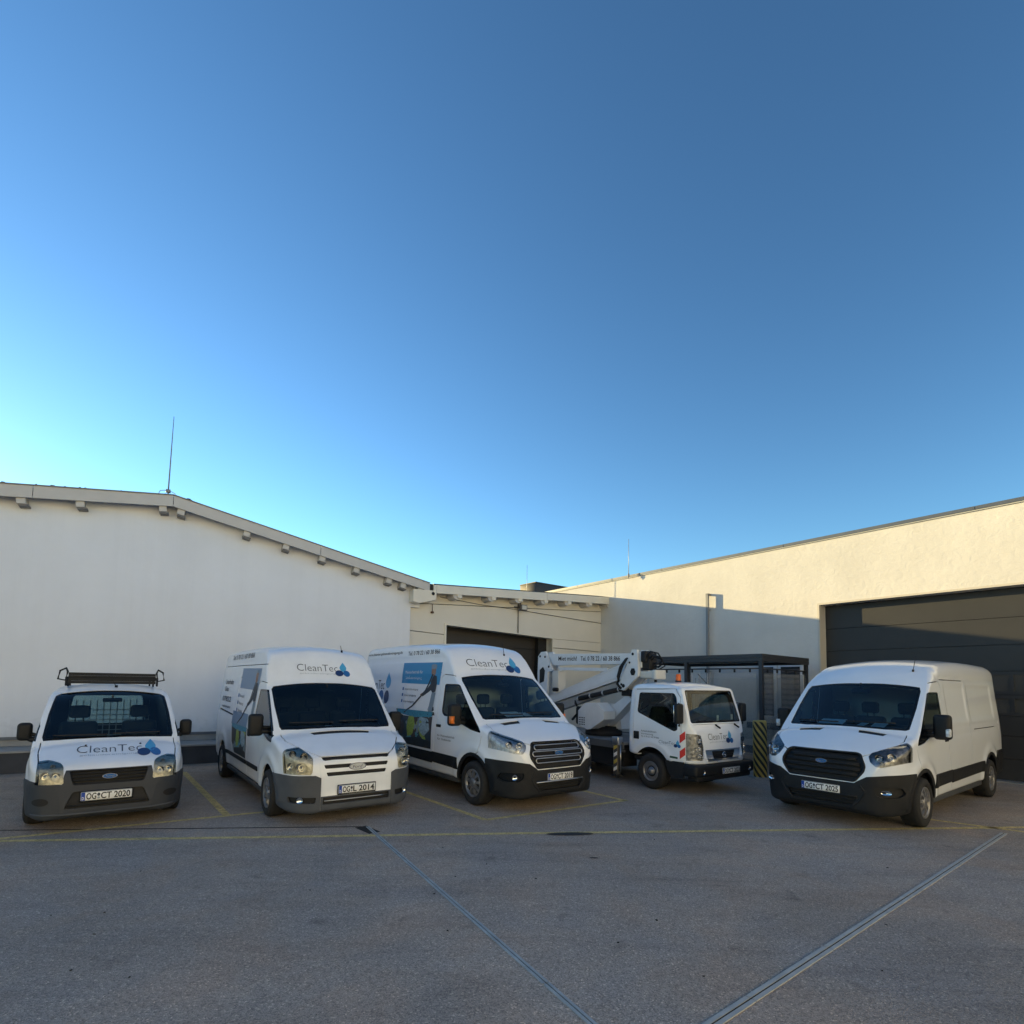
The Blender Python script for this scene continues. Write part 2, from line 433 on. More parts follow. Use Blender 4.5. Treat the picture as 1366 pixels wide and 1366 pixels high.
# ------------------------------------------------------------------ surfaces of the place
def stucco(name, col, bump=.5, mott=.12, patch=None):
    m = mat(name, col, .9, noise=mott, nscale=.6, spec=.2)
    n, l = m.node_tree.nodes, m.node_tree.links; b = n['Principled BSDF']
    tc = n.new('ShaderNodeTexCoord'); a = n.new('ShaderNodeTexNoise'); a.inputs['Scale'].default_value = 7; a.inputs['Detail'].default_value = 10; a.inputs['Distortion'].default_value = .6
    c = n.new('ShaderNodeTexNoise'); c.inputs['Scale'].default_value = 90; c.inputs['Detail'].default_value = 4
    l.new(tc.outputs['Object'], a.inputs[0]); l.new(tc.outputs['Object'], c.inputs[0])
    ad = n.new('ShaderNodeMath'); ad.operation = 'MULTIPLY_ADD'; ad.inputs[1].default_value = .35; l.new(c.outputs[0], ad.inputs[0]); l.new(a.outputs[0], ad.inputs[2])
    bp = n.new('ShaderNodeBump'); bp.inputs['Strength'].default_value = bump; bp.inputs['Distance'].default_value = .012
    l.new(ad.outputs[0], bp.inputs['Height']); l.new(bp.outputs[0], b.inputs['Normal'])
    src = b.inputs['Base Color'].links[0].from_socket
    mp = n.new('ShaderNodeMapping'); mp.inputs['Scale'].default_value = (2.6, 2.6, .10); l.new(tc.outputs['Object'], mp.inputs[0])
    st = n.new('ShaderNodeTexNoise'); st.inputs['Scale'].default_value = 1.; st.inputs['Detail'].default_value = 7; st.inputs['Roughness'].default_value = .7; l.new(mp.outputs[0], st.inputs[0])
    sr = n.new('ShaderNodeValToRGB'); sr.color_ramp.elements[0].position = .30; sr.color_ramp.elements[0].color = (.86, .86, .85, 1); sr.color_ramp.elements[1].position = .52; sr.color_ramp.elements[1].color = (1, 1, 1, 1); l.new(st.outputs[0], sr.inputs[0])
    sz = n.new('ShaderNodeSeparateXYZ'); l.new(tc.outputs['Object'], sz.inputs[0])
    nn = n.new('ShaderNodeMath'); nn.operation = 'MULTIPLY_ADD'; nn.inputs[1].default_value = -.9; l.new(a.outputs[0], nn.inputs[0]); l.new(sz.outputs[2], nn.inputs[2])
    zr = n.new('ShaderNodeValToRGB'); zr.color_ramp.elements[0].position = 0; zr.color_ramp.elements[0].color = (.78, .78, .77, 1); zr.color_ramp.elements[1].position = .55; zr.color_ramp.elements[1].color = (1, 1, 1, 1); l.new(nn.outputs[0], zr.inputs[0])
    m1 = n.new('ShaderNodeMix'); m1.data_type = 'RGBA'; m1.blend_type = 'MULTIPLY'; m1.inputs[0].default_value = .22; l.new(src, m1.inputs[6]); l.new(sr.outputs[0], m1.inputs[7])
    m2 = n.new('ShaderNodeMix'); m2.data_type = 'RGBA'; m2.blend_type = 'MULTIPLY'; m2.inputs[0].default_value = 1; l.new(m1.outputs[2], m2.inputs[6]); l.new(zr.outputs[0], m2.inputs[7])
    l.new(m2.outputs[2], b.inputs['Base Color'])
    return m
STW = stucco('stucco_left', (.73, .755, .80), .2, .05)
STR = stucco('stucco_right', (.59, .58, .555), .65, .10)
STO = stucco('stucco_bounce_hall', (.80, .79, .76), .2, .04)
FASC = mat('fascia_grey', (.52, .50, .47), .6, noise=.06, nscale=2)
FASC2 = mat('fascia_cream', (.72, .68, .58), .6, noise=.06, nscale=2)
CAP = mat('cap_metal', (.11, .12, .135), .45, metal=.4, noise=.1)
ANTH = mat('anthracite', (.030, .034, .042), .45, noise=.12, nscale=3)
DOORM = mat('door_sheet', (.038, .038, .039), .5, spec=.3, metal=.1, noise=.12, nscale=1.2, bump=.05, bscale=8)
CONC = mat('concrete_grey', (.30, .30, .29), .85, noise=.18, nscale=2.5, bump=.2)
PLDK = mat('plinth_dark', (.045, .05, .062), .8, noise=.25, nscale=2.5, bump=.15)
STEEL = mat('galvanised_steel', (.38, .40, .42), .45, metal=.6, noise=.15, nscale=8)
# ------------------------------------------------------------------ ground
def asphalt():
    m = bpy.data.materials.new('asphalt'); m.use_nodes = True; n, l = m.node_tree.nodes, m.node_tree.links; b = n['Principled BSDF']
    tc = n.new('ShaderNodeTexCoord')
    def noise(s, d=6, r=.6, dist=0, vec=None):
        t = n.new('ShaderNodeTexNoise'); t.inputs['Scale'].default_value = s; t.inputs['Detail'].default_value = d; t.inputs['Roughness'].default_value = r; t.inputs['Distortion'].default_value = dist
        l.new(vec or tc.outputs['Object'], t.inputs['Vector']); return t.outputs[0]
    def ramp(i, stops):
        r = n.new('ShaderNodeValToRGB'); e = r.color_ramp.elements
        e[0].position, e[0].color = stops[0][0], (*stops[0][1], 1); e[1].position, e[1].color = stops[-1][0], (*stops[-1][1], 1)
        for p, c in stops[1:-1]: q = e.new(p); q.color = (*c, 1)
        l.new(i, r.inputs[0]); return r.outputs[0]
    def mul(a, c, f=1.):
        x = n.new('ShaderNodeMix'); x.data_type = 'RGBA'; x.blend_type = 'MULTIPLY'; x.inputs[0].default_value = f; l.new(a, x.inputs[6]); l.new(c, x.inputs[7]); return x.outputs[2]
    base = ramp(noise(.35, 6, .6, .4), [(.3, (.315, .264, .220)), (.5, (.37, .310, .260)), (.7, (.43, .362, .305))])
    grain = ramp(noise(150, 5, .8), [(.34, (.38, .38, .39)), (.5, (1, 1, 1)), (.68, (1.6, 1.57, 1.52))])
    v = n.new('ShaderNodeTexVoronoi'); v.inputs['Scale'].default_value = 100; l.new(tc.outputs['Object'], v.inputs['Vector'])
    sp = n.new('ShaderNodeSeparateColor'); l.new(v.outputs['Color'], sp.inputs[0])
    stones = ramp(sp.outputs[0], [(.0, (.62, .62, .62)), (.5, (1, 1, 1)), (.93, (1.12, 1.11, 1.10)), (.985, (1.7, 1.65, 1.55))])
    mp = n.new('ShaderNodeMapping'); mp.inputs['Rotation'].default_value = (0, 0, R(33)); mp.inputs['Scale'].default_value = (.5, 2.6, 1); l.new(tc.outputs['Object'], mp.inputs[0])
    wear = ramp(noise(1.1, 8, .68, .8, mp.outputs[0]), [(.32, (.80, .80, .81)), (.46, (.96, .96, .96)), (.60, (1.03, 1.03, 1.03)), (.74, (1.10, 1.08, 1.05))])
    spots = ramp(noise(3.2, 4, .5, .3), [(.26, (.72, .72, .73)), (.36, (1, 1, 1)), (.8, (1.03, 1.03, 1.03))])
    hue = ramp(noise(.9, 5, .6, .5), [(.36, (.93, .97, 1.03)), (.5, (1, 1, 1)), (.64, (1.08, 1.0, .94))])
    c = mul(mul(mul(mul(mul(base, grain), stones), wear), spots), hue); l.new(c, b.inputs['Base Color'])
    b.inputs['Roughness'].default_value = .82; b.inputs['Specular IOR Level'].default_value = .35
    bp = n.new('ShaderNodeBump'); bp.inputs['Strength'].default_value = .55; bp.inputs['Distance'].default_value = .006
    l.new(v.outputs['Distance'], bp.inputs['Height']); l.new(bp.outputs[0], b.inputs['Normal'])
    return m
ASPH = asphalt()
def sheet(name, pts, z, m, cell=None, parent=None, kind='structure'):
    o = obj(name, [(p[0], p[1], z) for p in pts], [tuple(range(len(pts)))], m, parent)
    if kind and not parent: o['kind'] = kind
    return o
sheet('ground', [(-700, -500), (700, -500), (700, 900), (-700, 900)], 0, ASPH)
def paintline(name, col):
    m = mat(name, col, .75, noise=.35, nscale=9, spec=.2); n, l = m.node_tree.nodes, m.node_tree.links
    b = n['Principled BSDF']; o = n['Material Output']; tr = n.new('ShaderNodeBsdfTransparent'); mx = n.new('ShaderNodeMixShader')
    t = n.new('ShaderNodeTexNoise'); t.inputs['Scale'].default_value = 45; t.inputs['Detail'].default_value = 6; tc = n.new('ShaderNodeTexCoord'); l.new(tc.outputs['Object'], t.inputs[0])
    r = n.new('ShaderNodeValToRGB'); r.color_ramp.elements[0].position = .34; r.color_ramp.elements[1].position = .44
    l.new(t.outputs[0], r.inputs[0]); l.new(r.outputs[0], mx.inputs[0]); l.new(tr.outputs[0], mx.inputs[1]); l.new(b.outputs[0], mx.inputs[2]); l.new(mx.outputs[0], o.inputs[0]); return m
YEL = paintline('yellow_marking', (.68, .53, .23))
def stripe(name, a, b, w, z, m, n=1):
    a, b = Vector(a), Vector(b); d = (b - a).normalized(); q = Vector((-d.y, d.x)) * w / 2
    return sheet(name, [a + q, a - q, b - q, b + q], z, m)
for a, b, w in (((-13, 5.62), (.04, 7.14), .09), ((.04, 7.14), (7.5, 7.93), .09), ((-6.69, 11.33), (-3.99, 7.84), .10), ((-8.5, 4.95), (-3.5, 8.09), .09),
                ((-.33, 7.81), (1.98, 9.31), .09), ((-.33, 7.81), (-4.2, 12.7), .09), ((1.93, 9.27), (-1.0, 13.2), .09), ((5.70, 8.75), (7.25, 7.55), .09)):
    stripe('parking_line', a, b, w, .004, YEL)
JOINT = mat('joint_black', (.012, .012, .013), .9)
stripe('ground_joint', (-1.87, 7.35), (-9.5, 6.55), .035, .003, JOINT)
stripe('ground_joint', (-1.96, 7.34), (-1.70, 7.06), .16, .0035, JOINT)
def drain(a, b, w, m, cat_label):
    """slot drain: two steel edges with a dark slot between"""
    a, b = Vector(a), Vector(b); d = (b - a); L_ = d.length; an = math.atan2(d.y, d.x)
    o = thing('slot_drain', cat_label, 'drain', (a.x, a.y, 0), an)
    MB().box(0, L_, -w * .45, w * .45, -.02, .0025).build('slot', JOINT, o)
    n = int(L_ / 1.0)
    for s_ in (-1, 1):
        for k in range(n):
            x0, x1 = k * L_ / n + .004, (k + 1) * L_ / n - .004
            MB().box(x0, x1, *(sorted((s_ * w * .09, s_ * w * .5))), -.02, .007).build('drain_edge', m, o)
    return o
drain((.49 + .497 * .6, 3.23 - .868 * .6), (-1.87, 7.35), .048, mat('drain_steel', (.36, .39, .40), .6, metal=0., noise=.3, nscale=6), 'thin blue-grey steel slot drain running toward the camera left of centre')
drain((1.19 - .79 * .7, 3.25 - .61 * .7), (6.75, 7.57), .070, mat('drain_pale', (.42, .42, .40), .7, noise=.2, nscale=7), 'wide pale steel double slot drain running from bottom centre to the garage door')
o = sheet('manhole_cover', ell(.79, 7.16, .31, .075, .1), .005, mat('cast_iron', (.028, .026, .024), .7, noise=.3, nscale=20)); del o['kind']; tag(o, 'flat dark cover sunk in the asphalt beside the long yellow line', 'drain cover')
for x, y, a, b in ((.95, 6.2, .05, .02), (2.65, 6.6, .0, .0), (3.1, 4.6, .012, .012)):
    if a: o = sheet('oil_spot', ell(x, y, a, b), .0045, JOINT); o['kind'] = 'stuff'; del o['kind']; o['kind'] = 'structure'
# twigs and leaf crumbs lying about
tw = MB()
for k in range(34):
    x, y = random.uniform(-4, 5), random.uniform(2.6, 7); a = random.uniform(0, 6.3); L_ = random.uniform(.004, .02)
    tw.box(x, x + L_ * math.cos(a) + .004, y, y + abs(L_ * math.sin(a)) + .003, .0, .006)
tag(tw.build('leaf_litter', mat('litter', (.03, .022, .015), .9)), kind='stuff')

# ------------------------------------------------------------------ left building: white gable wall with plinth
LB_ = thing('gable_building', 'long low white building with a sloping roof edge on the left, behind the parked vans', 'building', (-10.42, 11.568, 0), R(32))
def gz(u): return 6.24 + .10 * 0 - (.118 * (2.54 - u) if u < 2.54 else .2055 * (u - 2.54))    # top of the verge, front plane
ul, ur = -26., 9.14
zl = 6.24 - .118 * (2.54 + 12)
wallp = [(-26, 0), (8.68, 0), (8.68, 4.17), (8.97, 4.17), (8.97, gz(8.97) - .12), (2.54, 6.12), (-12, zl - .12), (-26, zl - .12)]
MB().prism(wallp, 0, .35, 'y').build('wall', STW, LB_)
# side wall and roof running back
MB().box(8.33, 8.68, .35, 24, 0, 4.17).build('wall', STW, LB_)
rf = MB(); 
for (u0, z0), (u1, z1) in (((-26, zl), (-12, zl)), ((-12, zl), (2.54, 6.24)), ((2.54, 6.24), (9.14, 4.885))):
    rf.add([(u0, -.30, z0 - .10), (u1, -.30, z1 - .10), (u1, 24, z1 - .10), (u0, 24, z0 - .10), (u0, -.30, z0 - .02), (u1, -.30, z1 - .02), (u1, 24, z1 - .02), (u0, 24, z0 - .02)],
           [(0, 1, 2, 3), (7, 6, 5, 4), (0, 4, 5, 1), (1, 5, 6, 2), (2, 6, 7, 3), (3, 7, 4, 0)])
rf.build('roof', CAP, LB_)
# fascia boards: sheet metal in lengths, with open joints
bounds = [-12, -8.6, -5.5, -2.4, .02, 2.54, 5.95, 9.14]
for a, b in zip(bounds, bounds[1:]):
    e = .006; h = .26
    MB().prism([(a + e, gz(a + e)), (b - e, gz(b - e)), (b - e, gz(b - e) - (h if b < 9 else .24)), (a + e, gz(a + e) - h)], -.35, -.315, 'y').build('fascia_board', FASC, LB_)
MB().box(-26, -12, -.35, -.315, zl - .27, zl).build('fascia_board', FASC, LB_)
q = MB()
for a, b in ((-12, 2.54), (2.54, 9.14)): q.add([(a, -.37, gz(a)), (b, -.37, gz(b)), (b, -.26, gz(b)), (a, -.26, gz(a)), (a, -.37, gz(a) + .025), (b, -.37, gz(b) + .025), (b, -.26, gz(b) + .025), (a, -.26, gz(a) + .025)], [(0, 1, 2, 3), (7, 6, 5, 4), (0, 4, 5, 1), (1, 5, 6, 2), (2, 6, 7, 3), (3, 7, 4, 0)])
q.build('verge_trim', mat('verge_dark', (.16, .155, .15), .6), LB_)
q = MB()
for k in range(16):
    u = random.uniform(-.6, 3.4); q.rbox(u, u + random.uniform(.03, .09), -.34, -.30, gz(u) + .02, gz(u) + .02 + random.uniform(.01, .035), .008, 1)
tag(q.build('moss', mat('moss', (.05, .05, .03), .9), LB_), kind='stuff')
for u in (-7.0, -4.6, -2.4, -.19, .79, 2.32, 2.74, 4.18, 5.12, 6.05, 6.98, 7.92, 8.36, 8.88):     # purlin ends under the verge
    k = 1.03; s_ = .118 if u < 2.54 else -.2055; zt = gz(u) - .15
    c, sn = math.cos(math.atan(s_)), math.sin(math.atan(s_)); pts = [(-.075, -.23), (.075, -.23), (.075, 0), (-.075, 0)]
    o = MB().prism([(u + p[0] * c - p[1] * sn, zt + p[0] * sn + p[1] * c) for p in pts], -.30, 0, 'y').build('purlin_end', FASC, LB_)
    pts = [(-.055, -.265), (.115, -.265), (.115, -.232), (-.055, -.232)]
    MB().prism([(u + p[0] * c - p[1] * sn, zt + p[0] * sn + p[1] * c) for p in pts], -.28, 0, 'y').build('purlin_plate', mat('verge_dark', (.16, .155, .15), .6), o)
# box gutter end with spout
g = MB().prism([(8.62, 4.66), (8.62, 4.30), (8.80, 4.26), (9.34, 4.40), (9.36, 4.68)], -.36, 1.0, 'y').build('gutter_box', FASC2, LB_)
MB().lathe([(.001, .01), (.045, .01), (.05, .0)], 16, 'y', (9.24, -.375, 4.58)).build('gutter_outlet', BLACK, g)
MB().box(9.10, 9.26, -.30, .9, 4.69, 4.88).build('gutter_gap', BLACK, g)
# plinth platform at the foot of the wall
pf = thing('loading_ledge', 'low dark-fronted ledge with a pale top along the foot of the left white wall', 'ledge', (-10.42, 11.568, 0), R(32))
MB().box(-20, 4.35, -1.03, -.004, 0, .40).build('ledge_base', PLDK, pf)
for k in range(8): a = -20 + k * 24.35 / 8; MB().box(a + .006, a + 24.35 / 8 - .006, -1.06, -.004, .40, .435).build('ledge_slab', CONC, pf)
MB().box(-20, 4.35, -.05, -.002, .44, .63).build('wall_base_strip', CONC, pf)
MB().box(-20, 4.34, -.075, -.05, .57, .635).build('base_rail', mat('rail_blue', (.09, .11, .14), .5, noise=.3), pf)
lr = thing('lightning_rod', 'tall thin lightning rod standing on the ridge of the left building', 'rod', (-10.42 + 2.42 * math.cos(R(32)), 11.568 + 2.42 * math.sin(R(32)), 0), R(32), 'lightning rods on the roofs')
RODM = mat('rod_grey', (.20, .21, .22), .5)
MB().tube([(0, -.1, 6.25), (.01, -.1, 7.3), (.02, -.1, 8.25)], [.018, .014, .007], 6).build('rod', RODM, lr)
MB().tube([(-.22, -.1, 6.22), (-.16, -.1, 6.38), (0, -.1, 6.42), (.14, -.1, 6.36), (.18, -.1, 6.2)], .008, 6).rbox(-.05, .05, -.15, -.05, 6.36, 6.43, .01).build('clamp', RODM, lr)

# ------------------------------------------------------------------ middle building: cream panels and a dark door
MB2 = thing('middle_building', 'cream panelled building with a dark doorway between the two larger buildings', 'building', (-3.0, 16.35, 0), R(38))
def fz(u): return 4.87 + .0633 * (u - .45)
dTL, dTR, u0, u1 = 3.74, 3.60, 1.16, 5.66
jo = .012
def mj(u): return 4.33 + .0635 * (u - .23)
pan = mat('panel_cream', (.70, .66, .57), .7, noise=.05, nscale=.8, bump=.06, bscale=30)
def P2(poly, name='wall_panel', y0=0, y1=.2): return MB().prism(poly, y0, y1, 'y').build(name, pan, MB2)
P2([(-.12, 0), (u0, 0), (u0, 1.7), (-.12, 1.7)]); P2([(-.12, 1.7 + jo), (u0, 1.7 + jo), (u0, 3.43 - jo), (-.12, 3.475 - jo)])
P2([(-.12, 3.475 + jo), (u0, 3.43 + jo), (u0, dTL), (4.03, 3.651), (4.03, mj(4.03) - jo), (-.12, mj(-.12) - jo)])
P2([(4.05, 3.65), (u1, dTR), (8.6, 3.60), (8.6, mj(8.6) - jo), (4.05, mj(4.05) - jo)])
P2([(u1, 3.27 + jo), (8.6, 3.24 + jo), (8.6, 3.59), (u1, dTR - .01)]); P2([(u1, 1.7 + jo), (8.6, 1.7 + jo), (8.6, 3.24 - jo), (u1, 3.27 - jo)]); P2([(u1, 0), (8.6, 0), (8.6, 1.7), (u1, 1.7)])
P2([(.10, mj(.10) + jo), (8.6, mj(8.6) + jo), (8.6, fz(8.6) - .1), (.10, fz(.10) - .1)])
MB().prism([(.0, 0), (u0 - .02, 0), (u0 - .02, 3.8), (u1 + .02, 3.7), (u1 + .02, 0), (8.75, 0), (8.75, 5.2), (.0, 4.6)], .12, .19, 'y').build('wall', mat('joint_backing', (.10, .09, .08), .9), MB2)  # dark backing sheet that shows in the joints between the panels
fr = MB().prism([(u0 - .07, 0), (u0, 0), (u0, dTL), (u1, dTR), (u1, 0), (u1 + .03, 0), (u1 + .03, dTR + .05), (u0 - .07, dTL + .06)], -.03, .3, 'y').build('door_frame', FASC2, MB2)
dm = mat('door_brown', (.028, .024, .020), .5, noise=.15, nscale=2)
for k in range(6):
    z0, z1 = k * .64, min((k + 1) * .64 - .012, 3.80)
    MB().box(u0 - .1, u1 - .4, .50, .54, z0, z1).build('door_panel', dm, MB2)
MB().box(u1 - .4, u1 + .04, .30, .6, 0, 3.75).build('door_side', BLACK, MB2)
MB().box(u0 - .1, u1 + .1, .2, .5, 3.755, 3.9).build('door_head', BLACK, MB2); MB().box(u0 - .3, u1 + .3, .7, .8, 0, 4.3).build('door_backing', BLACK, MB2); MB().box(u0 - .12, u0 - .02, .2, .8, 0, 4.0).build('door_side', BLACK, MB2)
MB().rbox(4.32, 4.90, .44, .50, 1.95, 2.45, .01).build('door_pane', mat('pane_cream', (.42, .38, .28), .3), MB2)
# fascia with rounded rafter ends
for a, b in ((.42, .52), (.53, 5.0), (5.01, 8.66)):
    MB().prism([(a, fz(a)), (b, fz(b)), (b, fz(b) - .27), (a, fz(a) - .25)], -.45, -.41, 'y').build('fascia_board', FASC2, MB2)
MB().add([(.42, -.45, fz(.42) + .002), (8.66, -.45, fz(8.66) + .002), (8.66, 12, fz(8.66) + .002), (.42, 12, fz(.42) + .002), (.42, -.45, fz(.42) + .035), (7.6, -.45, fz(7.6) + .03), (8.66, 12, fz(8.66) + .035), (.42, 12, fz(.42) + .035)],
         [(0, 1, 2, 3), (7, 6, 5, 4), (0, 4, 5, 1), (1, 5, 6, 2), (2, 6, 7, 3), (3, 7, 4, 0)]).build('roof', mat('roof_dark', (.03, .04, .045), .6), MB2)
MB().add([(.42, -.41, fz(.42) - .08), (8.66, -.41, fz(8.66) - .08), (8.66, 12, fz(8.66) - .08), (.42, 12, fz(.42) - .08)], [(0, 1, 2, 3)]).build('roof_soffit', FASC2, MB2)
for u in (1.30, 2.62, 3.75, 4.90, 6.05, 7.15, 8.3):
    z = fz(u) - .20
    pts = [(-.15, .12), (.15, .12), (.15, -.06), (.11, -.13), (0, -.165), (-.11, -.13), (-.15, -.06)]
    o = MB().prism([(u + p[0], z + p[1] - .05) for p in pts], -.40, 0, 'y').build('rafter_end', FASC, MB2)
    MB().rbox(u - .02, u + .16, -.44, -.38, z - .16, z - .02, .02).build('rafter_cap', FASC2, o)
cb = MB().tube([(4.05, -.02, 4.50), (6.2, -.03, 4.43), (8.5, -.02, 4.37)], .011, 6); cb.tube([(.9, -.02, 4.60), (2.4, -.03, 4.52), (4.05, -.02, 4.50)], .009, 6); cb.build('cable', INKG, MB2)
MB().tube([(4.05, -.02, 4.50), (4.05, -.02, 3.68)], .018, 6).build('conduit', mat('conduit_grey', (.2, .19, .17), .6), MB2)
MB().tube([(8.48, -.03, 5.0), (8.48, -.03, 0)], .02, 6).build('conduit', mat('conduit_grey', (.2, .19, .17), .6), MB2)
MB().tube([(.62, -.05, 4.35), (.62, -.05, 4.12)], .01, 6).lathe([(.001, .05), (.05, .03), (.055, -.02), (.001, -.03)], 12, 'z', (.62, -.05, 4.08)).build('pull_cord', mat('rust_brown', (.10, .05, .03), .7), MB2)
def at2(org, yaw, u, n=0): return (org[0] + u * math.cos(R(yaw)) + n * math.sin(R(yaw)), org[1] + u * math.sin(R(yaw)) - n * math.cos(R(yaw)))
p = at2((-3.0, 16.35), 38, 4.08, .25)
fl = thing('floodlight', 'small square floodlight on a bracket above the dark doorway', 'floodlight', (p[0], p[1], 4.56), R(38))
MB().rbox(-.14, .14, -.06, .04, -.10, .10, .02).build('housing', mat('flood_grey', (.12, .11, .10), .5), fl)
MB().box(-.10, .10, -.066, -.06, -.07, .07).build('lamp_glass', mat('flood_glass', (.5, .5, .46), .15), fl)
MB().tube([(0, 0, .08), (0, .22, .12)], .02).tube([(-.25, .2, .03), (-.1, .12, .0)], .02).rbox(-.06, .06, .18, .25, .0, .2, .01).build('bracket', mat('flood_grey', (.12, .11, .10), .5), fl)
p = at2((-3.0, 16.35), 38, 10.2, -5.0)
bx = thing('roof_box', 'dark square ventilation box on the roof beyond the middle building', 'roof box', (p[0], p[1], 0), R(38))
MB().rbox(-1.1, 1.15, 0, 1.2, 5.9, 6.82, .01, 1).build('box_body', mat('box_brown', (.04, .037, .034), .6), bx)
MB().box(-1.12, 1.17, -.02, 1.22, 6.825, 6.86).build('box_lid', mat('box_lid', (.08, .075, .06), .6), bx)
for (u, n, zt, lab) in ((6.9, -3.0, 7.0, 'thin lightning rod rising behind the dark roof box'),):
    p = at2((-3.0, 16.35), 38, u, n); r_ = thing('lightning_rod', lab, 'rod', (p[0], p[1], 0), 0, 'lightning rods on the roofs'); MB().tube([(0, 0, 5.2), (0, 0, zt)], [.014, .008], 6).build('rod', STEEL, r_); MB().rbox(-.1, .1, -.1, .1, 5.1, 5.25, .02).build('clamp', CONC, r_)

# ------------------------------------------------------------------ right building: sunlit stucco and the big sectional door
RB = thing('garage_building', 'tall cream stucco building with a huge grey sectional door, on the right', 'building', (10.57, 11.70, 0), R(126))
H = 6.05; a0, a1, dh = -6.5, 3.74, 4.21        # local y points to the camera
MB().box(a1, 22, -.34, 0, 0, H - .05).build('wall', STR, RB)
MB().box(a0, a1 - .0, -.34, 0, dh, H - .05).build('wall', STR, RB)
MB().box(-30, a0, -.34, 0, 0, H - .05).build('wall', STR, RB)
MB().box(-30, 22, -8, -.341, H - .30, H - .12).build('roof', CAP, RB)
for k in range(12):
    a = -30 + k * 52 / 12; MB().box(a + .006, a + 52 / 12 - .006, -.42, .05, H - .05, H + .03).build('parapet_cap', CAP, RB)
MB().box(-30, 22, .0, .035, H - .075, H - .052).build('cap_drip', mat('cap_pale', (.45, .45, .42), .5), RB)
# frame trim round the door, and sectional door leaves
q = MB().box(a1 - .001, a1 + .05, -.30, .012, 0, dh + .05).box(a0, a1 - .002, -.30, .012, dh + .001, dh + .05); q.build('door_trim', mat('trim_beige', (.50, .47, .41), .6), RB)
rows = [(0, .48), (.49, .97), (.98, 1.40), (1.41, 1.86), (1.87, 2.38), (2.39, 2.96), (2.97, 3.56), (3.57, 4.20)]
for z0, z1 in rows:
    if z0 in (1.41, 1.87):   # rows with window slots: frame around the panes
        w0, w1 = z0 + .07, z1 - .08
        o = MB().box(a0, a1, -.40, -.345, z0, w0).box(a0, a1, -.40, -.345, w1, z1 - .0).build('door_leaf', DOORM, RB)
        n = 8
        for k in range(n):
            x0 = a0 + (a1 - a0) * k / n; x1 = a0 + (a1 - a0) * (k + 1) / n
            MB().box(x0, x0 + .07, -.40, -.345, w0 + .001, w1 - .001).build('mullion', DOORM, o)
            MB().box(x0 + .071, x1, -.385, -.375, w0, w1).build('door_pane', glass('door_glass', (.25, .27, .27), 1.0, opacity=.6, ocol=(.10, .10, .095)), o)
    else: MB().box(a0, a1, -.40, -.345, z0, z1).build('door_leaf', DOORM, RB)
MB().box(a0, a1, -.47, -.45, 0, 4.3).box(a1, a1 + .3, -.5, -.341, 0, 4.4).box(a0, a1, -.5, -.341, 4.21, 4.4).build('door_backing', BLACK, RB)
MB().box(a0, a1, -.42, -.02, -.01, .02).build('threshold', STEEL, RB)
# downpipe standing a little off the wall, with a hooked top
dp = MB().box(7.08, 7.16, .10, .17, .0, 4.90); dp.box(7.08, 7.16, .0, .17, 4.88, 4.94); dp.box(7.09, 7.15, .0, .11, 4.40, 4.43); dp.box(7.09, 7.15, .0, .11, 2.4, 2.43)
dp.build('downpipe', mat('pipe_grey', (.20, .21, .22), .5), RB)
# windows behind the shelter
fw = mat('window_white', (.62, .64, .66), .5); wd = mat('window_dark', (.03, .035, .04), .1)
for x0, x1 in ((5.04, 5.42), (4.28, 4.82)):
    f_ = MB().box(x0 - .08, x1 + .08, .0, .03, 1.05, 2.62).build('window_frame', fw, RB)
    MB().box(x0, x1, .031, .036, 1.13, 2.54).build('window_pane', wd, f_)
    for k in range(9): MB().box(x0 + .02, x1 - .02, .037, .040, 1.18 + k * .15, 1.27 + k * .15).build('blind_slat', mat('blind_brown', (.09, .08, .075), .6), f_)
MB().rbox(4.6, 5.85, .0, .10, .74, .92, .01, 1).build('window_sill', mat('sill_grey', (.07, .08, .09), .5), RB)
MB().box(a1 + .06, 21, .002, .03, 0, .22).build('plinth', PLDK, RB)
p = at2((10.57, 11.70), 126, 10.4, -.2)
r_ = thing('lightning_rod', 'white lightning rod standing on the far end of the right building roof', 'rod', (p[0], p[1], 0), 0, 'lightning rods on the roofs'); MB().tube([(0, 0, 5.9), (0, 0, 7.4)], [.014, .008], 6).build('rod', STEEL, r_); MB().rbox(-.03, .03, -.03, .03, 5.95, 6.09, .01).build('clamp', CONC, r_)

# ------------------------------------------------------------------ smokers' shelter
SH = thing('shelter', 'dark steel shelter with flat roof and hanging clear curtains beside the truck cab', 'shelter', (5.80, 12.65, 0), R(130))
SD, SW_ = 3.5, 2.5    # along x away from the corner, along -y toward the wall
MB().box(-.06, SD, -SW_ - .05, .06, 2.64, 2.72).build('roof', ANTH, SH)
q = MB().box(-.06, SD, .0, .05, 2.55, 2.635).box(-.06, -.01, -SW_, .0, 2.55, 2.635).box(-.06, SD, -SW_ - .05, -SW_, 2.55, 2.635).box(SD - .05, SD, -SW_, 0, 2.55, 2.635); q.build('roof_beam', ANTH, SH)
for x, y in ((0, 0), (1.95, 0), (SD - .06, 0), (0, -SW_), (SD - .06, -SW_)):
    MB().box(x - .04, x + .04, y - .04, y + .04, 0, 2.62).build('post', ANTH, SH)
rl = MB().tube([(.05, -.01, 2.38), (SD - .1, -.01, 2.38)], .018, 6).tube([(0, -.05, 2.38), (0, -SW_ + .05, 2.38)], .018, 6).build('curtain_rail', ANTH, SH)
for k in range(9): MB().rbox(.25 + k * .38, .29 + k * .38, -.03, .01, 2.29, 2.37, .008, 1).build('curtain_hook', BLACK, rl)
